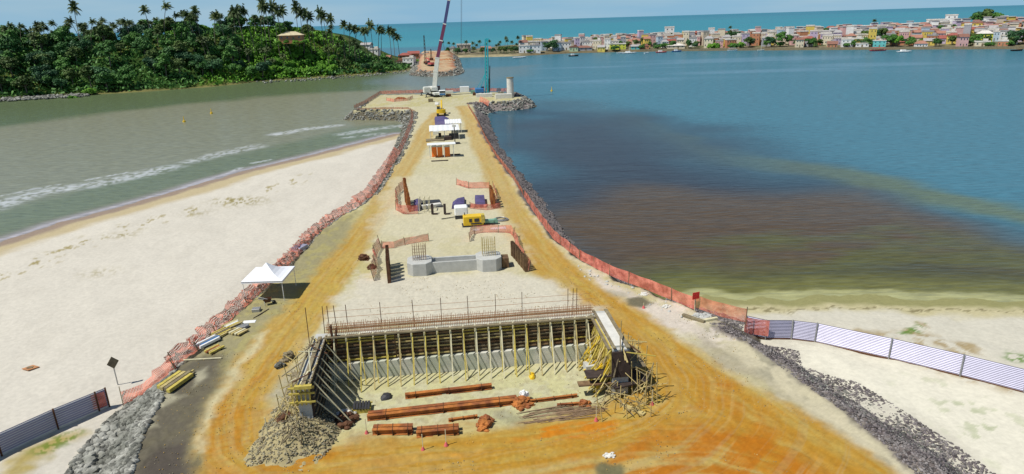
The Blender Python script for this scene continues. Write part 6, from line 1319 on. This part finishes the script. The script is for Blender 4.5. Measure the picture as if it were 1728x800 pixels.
heap('stone_heap', 'small white stone heap beside the dark stain on the right', 'stones', 1087, 497, .6, .4, .2, 'paleconcrete', 10, 31, .15); heap('stone_heap', 'small white stone heap further down the right fence', 'stones', 1124, 518, .6, .35, .2, 'paleconcrete', 10, 32, .15); heap('stone_heap', 'pale grey stone heap under the red panel', 'stones', 1186, 534, 1.0, .7, .3, 'concrete', 24, 33, .2); heap('stone_heap', 'few white stones above the dark puddle at the bottom', 'stones', 1027, 769, .55, .3, .15, 'paleconcrete', 14, 34, .1)
# signs
def sign_on_post(px, py, label, z, h, size, matn, back='oldwood', diamond=True, yaw=0.3, base=None):
    x, y = U(px, py, z); zz_ = gz(x, y) if base is None else base; f = frame((x, y, zz_), yaw); r = thing('warning_sign' if diamond else 'red_panel', label, 'sign', f(0, 0, 0)); MB().bar(f(0, 0, -.2), f(0, 0, h), .07).build('post', M[back], r)
    s = size/2
    if diamond: m = MB(); P1 = [f(0, -.06, h-s*1.2), f(s, -.06, h), f(0, -.06, h+s*1.2), f(-s, -.06, h)]
    else: m = MB(); P1 = [f(-s, -.06, h-s*.9), f(s, -.06, h-s*.9), f(s, -.06, h+s*.9), f(-s, -.06, h+s*.9)]
    P2 = [p-f.ax[1]*.04 for p in P1]; m.poly(P1[::-1]).poly(P2)
    for i in range(4): m.quad(P1[i], P1[(i+1) % 4], P2[(i+1) % 4], P2[i])
    m.build('sign_board', M[matn], r); return r
sign_on_post(197, 641, 'grey brown diamond sign board on a leaning post at the beach end of the mesh', 1.6, 2.3, 1.0, 'oldwood', 'steel', yaw=.9)
x, y = U(52, 622, 1.3); f = frame((x, y, gz(x, y)+.12), .2); m = MB(); P1 = [f(-.75, 0, .03), f(0, -.5, .03), f(.75, 0, .03), f(0, .5, .06)]; m.poly(P1).poly([p-ZZ*.06 for p in P1][::-1])
for i in range(4): m.quad(P1[i]-ZZ*.06, P1[(i+1) % 4]-ZZ*.06, P1[(i+1) % 4], P1[i])
sg_ = thing('fallen_sign', 'orange diamond sign board lying flat on the left beach', 'sign', f(0, 0, 0)); m.build('sign_board', M['palerust'], sg_); MB().box(f(-.05, 0, .07), (.5, .3, .02), .2).build('sign_mark', M['oldwood'], sg_)
sign_on_post(1172, 524, 'bright red panel standing up from the orange mesh fence', G, 1.75, .8, 'redpaint', 'paletimber', diamond=False, yaw=.35, base=G-.1)
# buoys
def buoy(px, py, label):
    x, y = U(px, py, 0); r = thing('buoy', label, 'buoy', (x, y, 0), 0, None); MB().tube((x, y, -.3), (x, y, .5), .55, .5, 10).build('float', M['yellow'], r); MB().tube((x, y, .5), (x, y, 2.0), .18, .1, 6).build('mast', M['yellow'], r)
buoy(357, 192, 'yellow buoy floating in the left estuary, further one'); buoy(311, 206, 'yellow buoy floating in the left estuary, nearer one'); buoy(931, 154, 'yellow buoy floating in the lagoon right of the column')
# boats by the town shore
def boat(px, py, L, label, hull='white', cabin=True, rz=0.1, sail=False, awn=False):
    x, y = U(px, py, 0); f = frame((x, y, 0), rz); r = thing('boat', label, 'boat', f(0, 0, 0), 0, None); m = MB(); n = 8; top = []; bot = []
    for i in range(n+1):
        t = -1+2*i/n; w_ = L*.16*(1-max(0, t)**2.2)*(1 if t > -1 else .8); top.append((t*L/2, w_, .9+.35*max(0, t))); bot.append((t*L/2*.88, w_*.55, -.25))
    for i in range(n):
        for s_ in (-1, 1): m.quad(f(top[i][0], s_*top[i][1], top[i][2]), f(top[i+1][0], s_*top[i+1][1], top[i+1][2]), f(bot[i+1][0], s_*bot[i+1][1], bot[i+1][2]), f(bot[i][0], s_*bot[i][1], bot[i][2]))
        m.quad(f(top[i][0], -top[i][1], .7), f(top[i+1][0], -top[i+1][1], .7), f(top[i+1][0], top[i+1][1], .7), f(top[i][0], top[i][1], .7))
    m.poly([f(top[0][0], -top[0][1], .9), f(top[0][0], top[0][1], .9), f(bot[0][0], bot[0][1], -.25), f(bot[0][0], -bot[0][1], -.25)]); m.build('hull', M[hull], r)
    if cabin: MB().box(f(-L*.1, 0, 1.4), (L*.3, L*.18, 1.3), rz).build('cabin', M['white'], r); MB().box(f(-L*.1+L*.151, 0, 1.6), (.05, L*.15, .5), rz).build('window', M['glass'], r)
    if awn: MB().box(f(-L*.05, 0, 2.4), (L*.7, L*.28, .12), rz).build('awning', M[awn], r); [MB().bar(f(a*L*.3, b*L*.11, .7), f(a*L*.3, b*L*.11, 2.4), .1).build('post', M['offwhite'], r) for a in (-1, 1) for b in (-1, 1)]
    if sail: MB().bar(f(0, 0, .7), f(0, 0, 7), .18).build('mast', M['offwhite'], r)
boat(968, 95, 9, 'dark hulled boat moored in front of the pale green house', 'darkply', True, .2); boat(1046, 90.5, 6, 'small white boat off the lime yellow house', 'white', False); boat(1062, 90.5, 13, 'white masted boat with cabin off the turquoise house', 'white', True, 0, True); boat(1091, 90.5, 5, 'tiny white boat right of the masted one', 'white', False, .4)
boat(877, 98, 12, 'long white boat at the left end of the town waterfront', 'white', False); boat(933, 89.5, 9, 'white boat under the dark waterfront tree', 'white', True); boat(1116, 89, 10, 'pinkish boat beached left of the cream arched house', 'pink', True, .1); boat(1142, 87.5, 9, 'dark blue boat moored off the cream arched house', 'blue', True); boat(1196, 84, 7, 'pale boat drawn up below the rounded green tree', 'offwhite', False)
boat(1236, 86, 9, 'white boat with awning below the low green shore trees', 'white', False, 0, False, 'white'); boat(1284, 86, 6, 'small pale boat with mast left of the dark tree pair', 'offwhite', False, 0, True); boat(1344, 83, 6, 'low pale boat at the quay left of the slim dark tree', 'offwhite', False); boat(1404, 84, 6, 'low grey boat at the quay below the golden yellow house', 'steel', False)
boat(1482, 86, 13, 'pink red boat with long awning by the turquoise house', 'pink', False, 0, False, 'pink'); boat(1526, 88.5, 11, 'white boat anchored right of the big leaning green tree', 'white', True, .05); boat(1716, 86, 9, 'dark low boat at the right edge of the lagoon', 'darkply', False)

# far embankment
FE = [(-62, 396), (-16, 398), (-14, 406), (-20, 430), (-36, 480), (-48, 545), (-88, 560), (-84, 500), (-72, 440)]
k0 = [U(692, 127, 0), U(712, 129, 0), U(740, 129.5, 0), U(770, 127.5, 0), U(783, 123, 0), U(778, 112, 0), U(774, 99, 0), U(774, 90, 0), U(700, 91, 0), U(699, 104, 0), U(695, 115, 0)]
gx = np.arange(-110, 10, 1.2); gy = np.arange(385, 640, 1.6); XX, YY = np.meshgrid(gx, gy); sf = sdf(XX+(fbm(XX*.2, YY*.2, 3)-.5)*3, YY, k0)
HH = np.clip(sf/1.7, -2, 3.0+np.clip((YY-430)*.02, 0, 2.6)); HH += (fbm(XX*.3, YY*.3, 4)-.5)*.7*(sf > 4)
CC = np.ones(XX.shape+(3,))*np.array(lin((202,176,140)))*.75; nn = fbm(XX*.12, YY*.12, 4, 3)
CC = mixc(CC, (176,116,80), sstep(.45, .6, nn)*sstep(-45, -30, XX+(YY-420)*.25)*.8); CC = mixc(CC, (214,196,152), sstep(.52, .62, fbm(XX*.1, YY*.03, 3, 8))*.7); CC = mixc(CC, (110,102,92), sstep(5.5, 3.5, sf)); CC = mixc(CC, (180,110,96), np.exp(-((sf-6)/.8)**2)*.6)
nr, nc = XX.shape; idx = np.arange(nr*nc).reshape(nr, nc); Fq = np.stack([idx[:-1, :-1], idx[:-1, 1:], idx[1:, 1:], idx[1:, :-1]], -1).reshape(-1, 4); kp = HH.ravel()[Fq].max(1) > -.5
fe = np_mesh('far_causeway', np.stack([XX, YY, HH], -1).reshape(-1, 3), Fq[kp], M['land'], True, CC.reshape(-1, 3)); tag(fe, kind='structure')
q = np.random.default_rng(12).uniform([-110, 385], [10, 600], (14000, 2)); sq = sdf(q[:, 0], q[:, 1], k0); m_ = (sq > -.5) & (sq < 5); q = q[m_]; sq = sq[m_]
stones('rock_armour', np.stack([q[:, 0], q[:, 1], np.maximum(sq/1.7, 0)+.1], -1), np.random.default_rng(2).uniform(.3, .9, len(q)), 'rock', 13, 'stone armour round the tip of the far causeway')
def fez(x, y): s_ = float(sdf(np.array([x]), np.array([y]), k0)[0]); return min(s_/1.7, 3.0+min(2.6, max(0, (y-430)*.02)))
_G = G
tq = UY(727, 108, 450); G = fez(tq.x, 450); excavator_loc = (tq.x, 450)
def exc_at(x, y, z, label, matn, rz, s):
    global G
    G = 0; r = excavator(864, 400, label, rz, True, matn, s); d_ = Vector((x, y, z))-r.location; r.location += d_; return r
ex2 = exc_at(tq.x, 450, fez(tq.x, 450), 'red machine working on the far causeway left of the crane boom', 'pink', .6, 1.15); G = _G
for px, Y_, hgt, lb in ((718, 470, 19, 'thin dark lattice mast rig standing on the far causeway'), (728, 500, 8, 'short dark lattice post behind the red machine')):
    t = UY(px, 100, Y_); z0 = max(1.5, fez(t.x, Y_)); r = thing('lattice_mast', lb, 'mast', (t.x, Y_, z0)); m = MB()
    for a, b in ((-.6, -.6), (.6, -.6), (.6, .6), (-.6, .6)): m.bar((t.x+a, Y_+b, z0-1), (t.x+a*.4, Y_+b*.4, z0+hgt), .22)
    for i in range(8):
        for s_ in (-1, 1): w1 = .6-.36*i/8; m.bar((t.x-w1*s_, Y_-w1, z0+hgt*i/8), (t.x+w1*s_, Y_-w1, z0+hgt*(i+1)/8), .14)
    m.build('mast', M['darkply'], r); MB().box((t.x, Y_, z0+.8), (2.6, 3.2, 1.6)).build('base', M['darkrust'], r)
heap('earth_heap', 'orange earth heap at the top of the far causeway', 'earth heap', 756, 100, 5, 4, 1.6, 'palerust', 24, 41, .6)
for o in COL.objects:                                           # earth heap: put on its causeway
    if o.get('label', '').startswith('orange earth heap at the top'): t = UY(757, 98, 500); o.location = (t.x, 500, fez(t.x, 500)-.5)
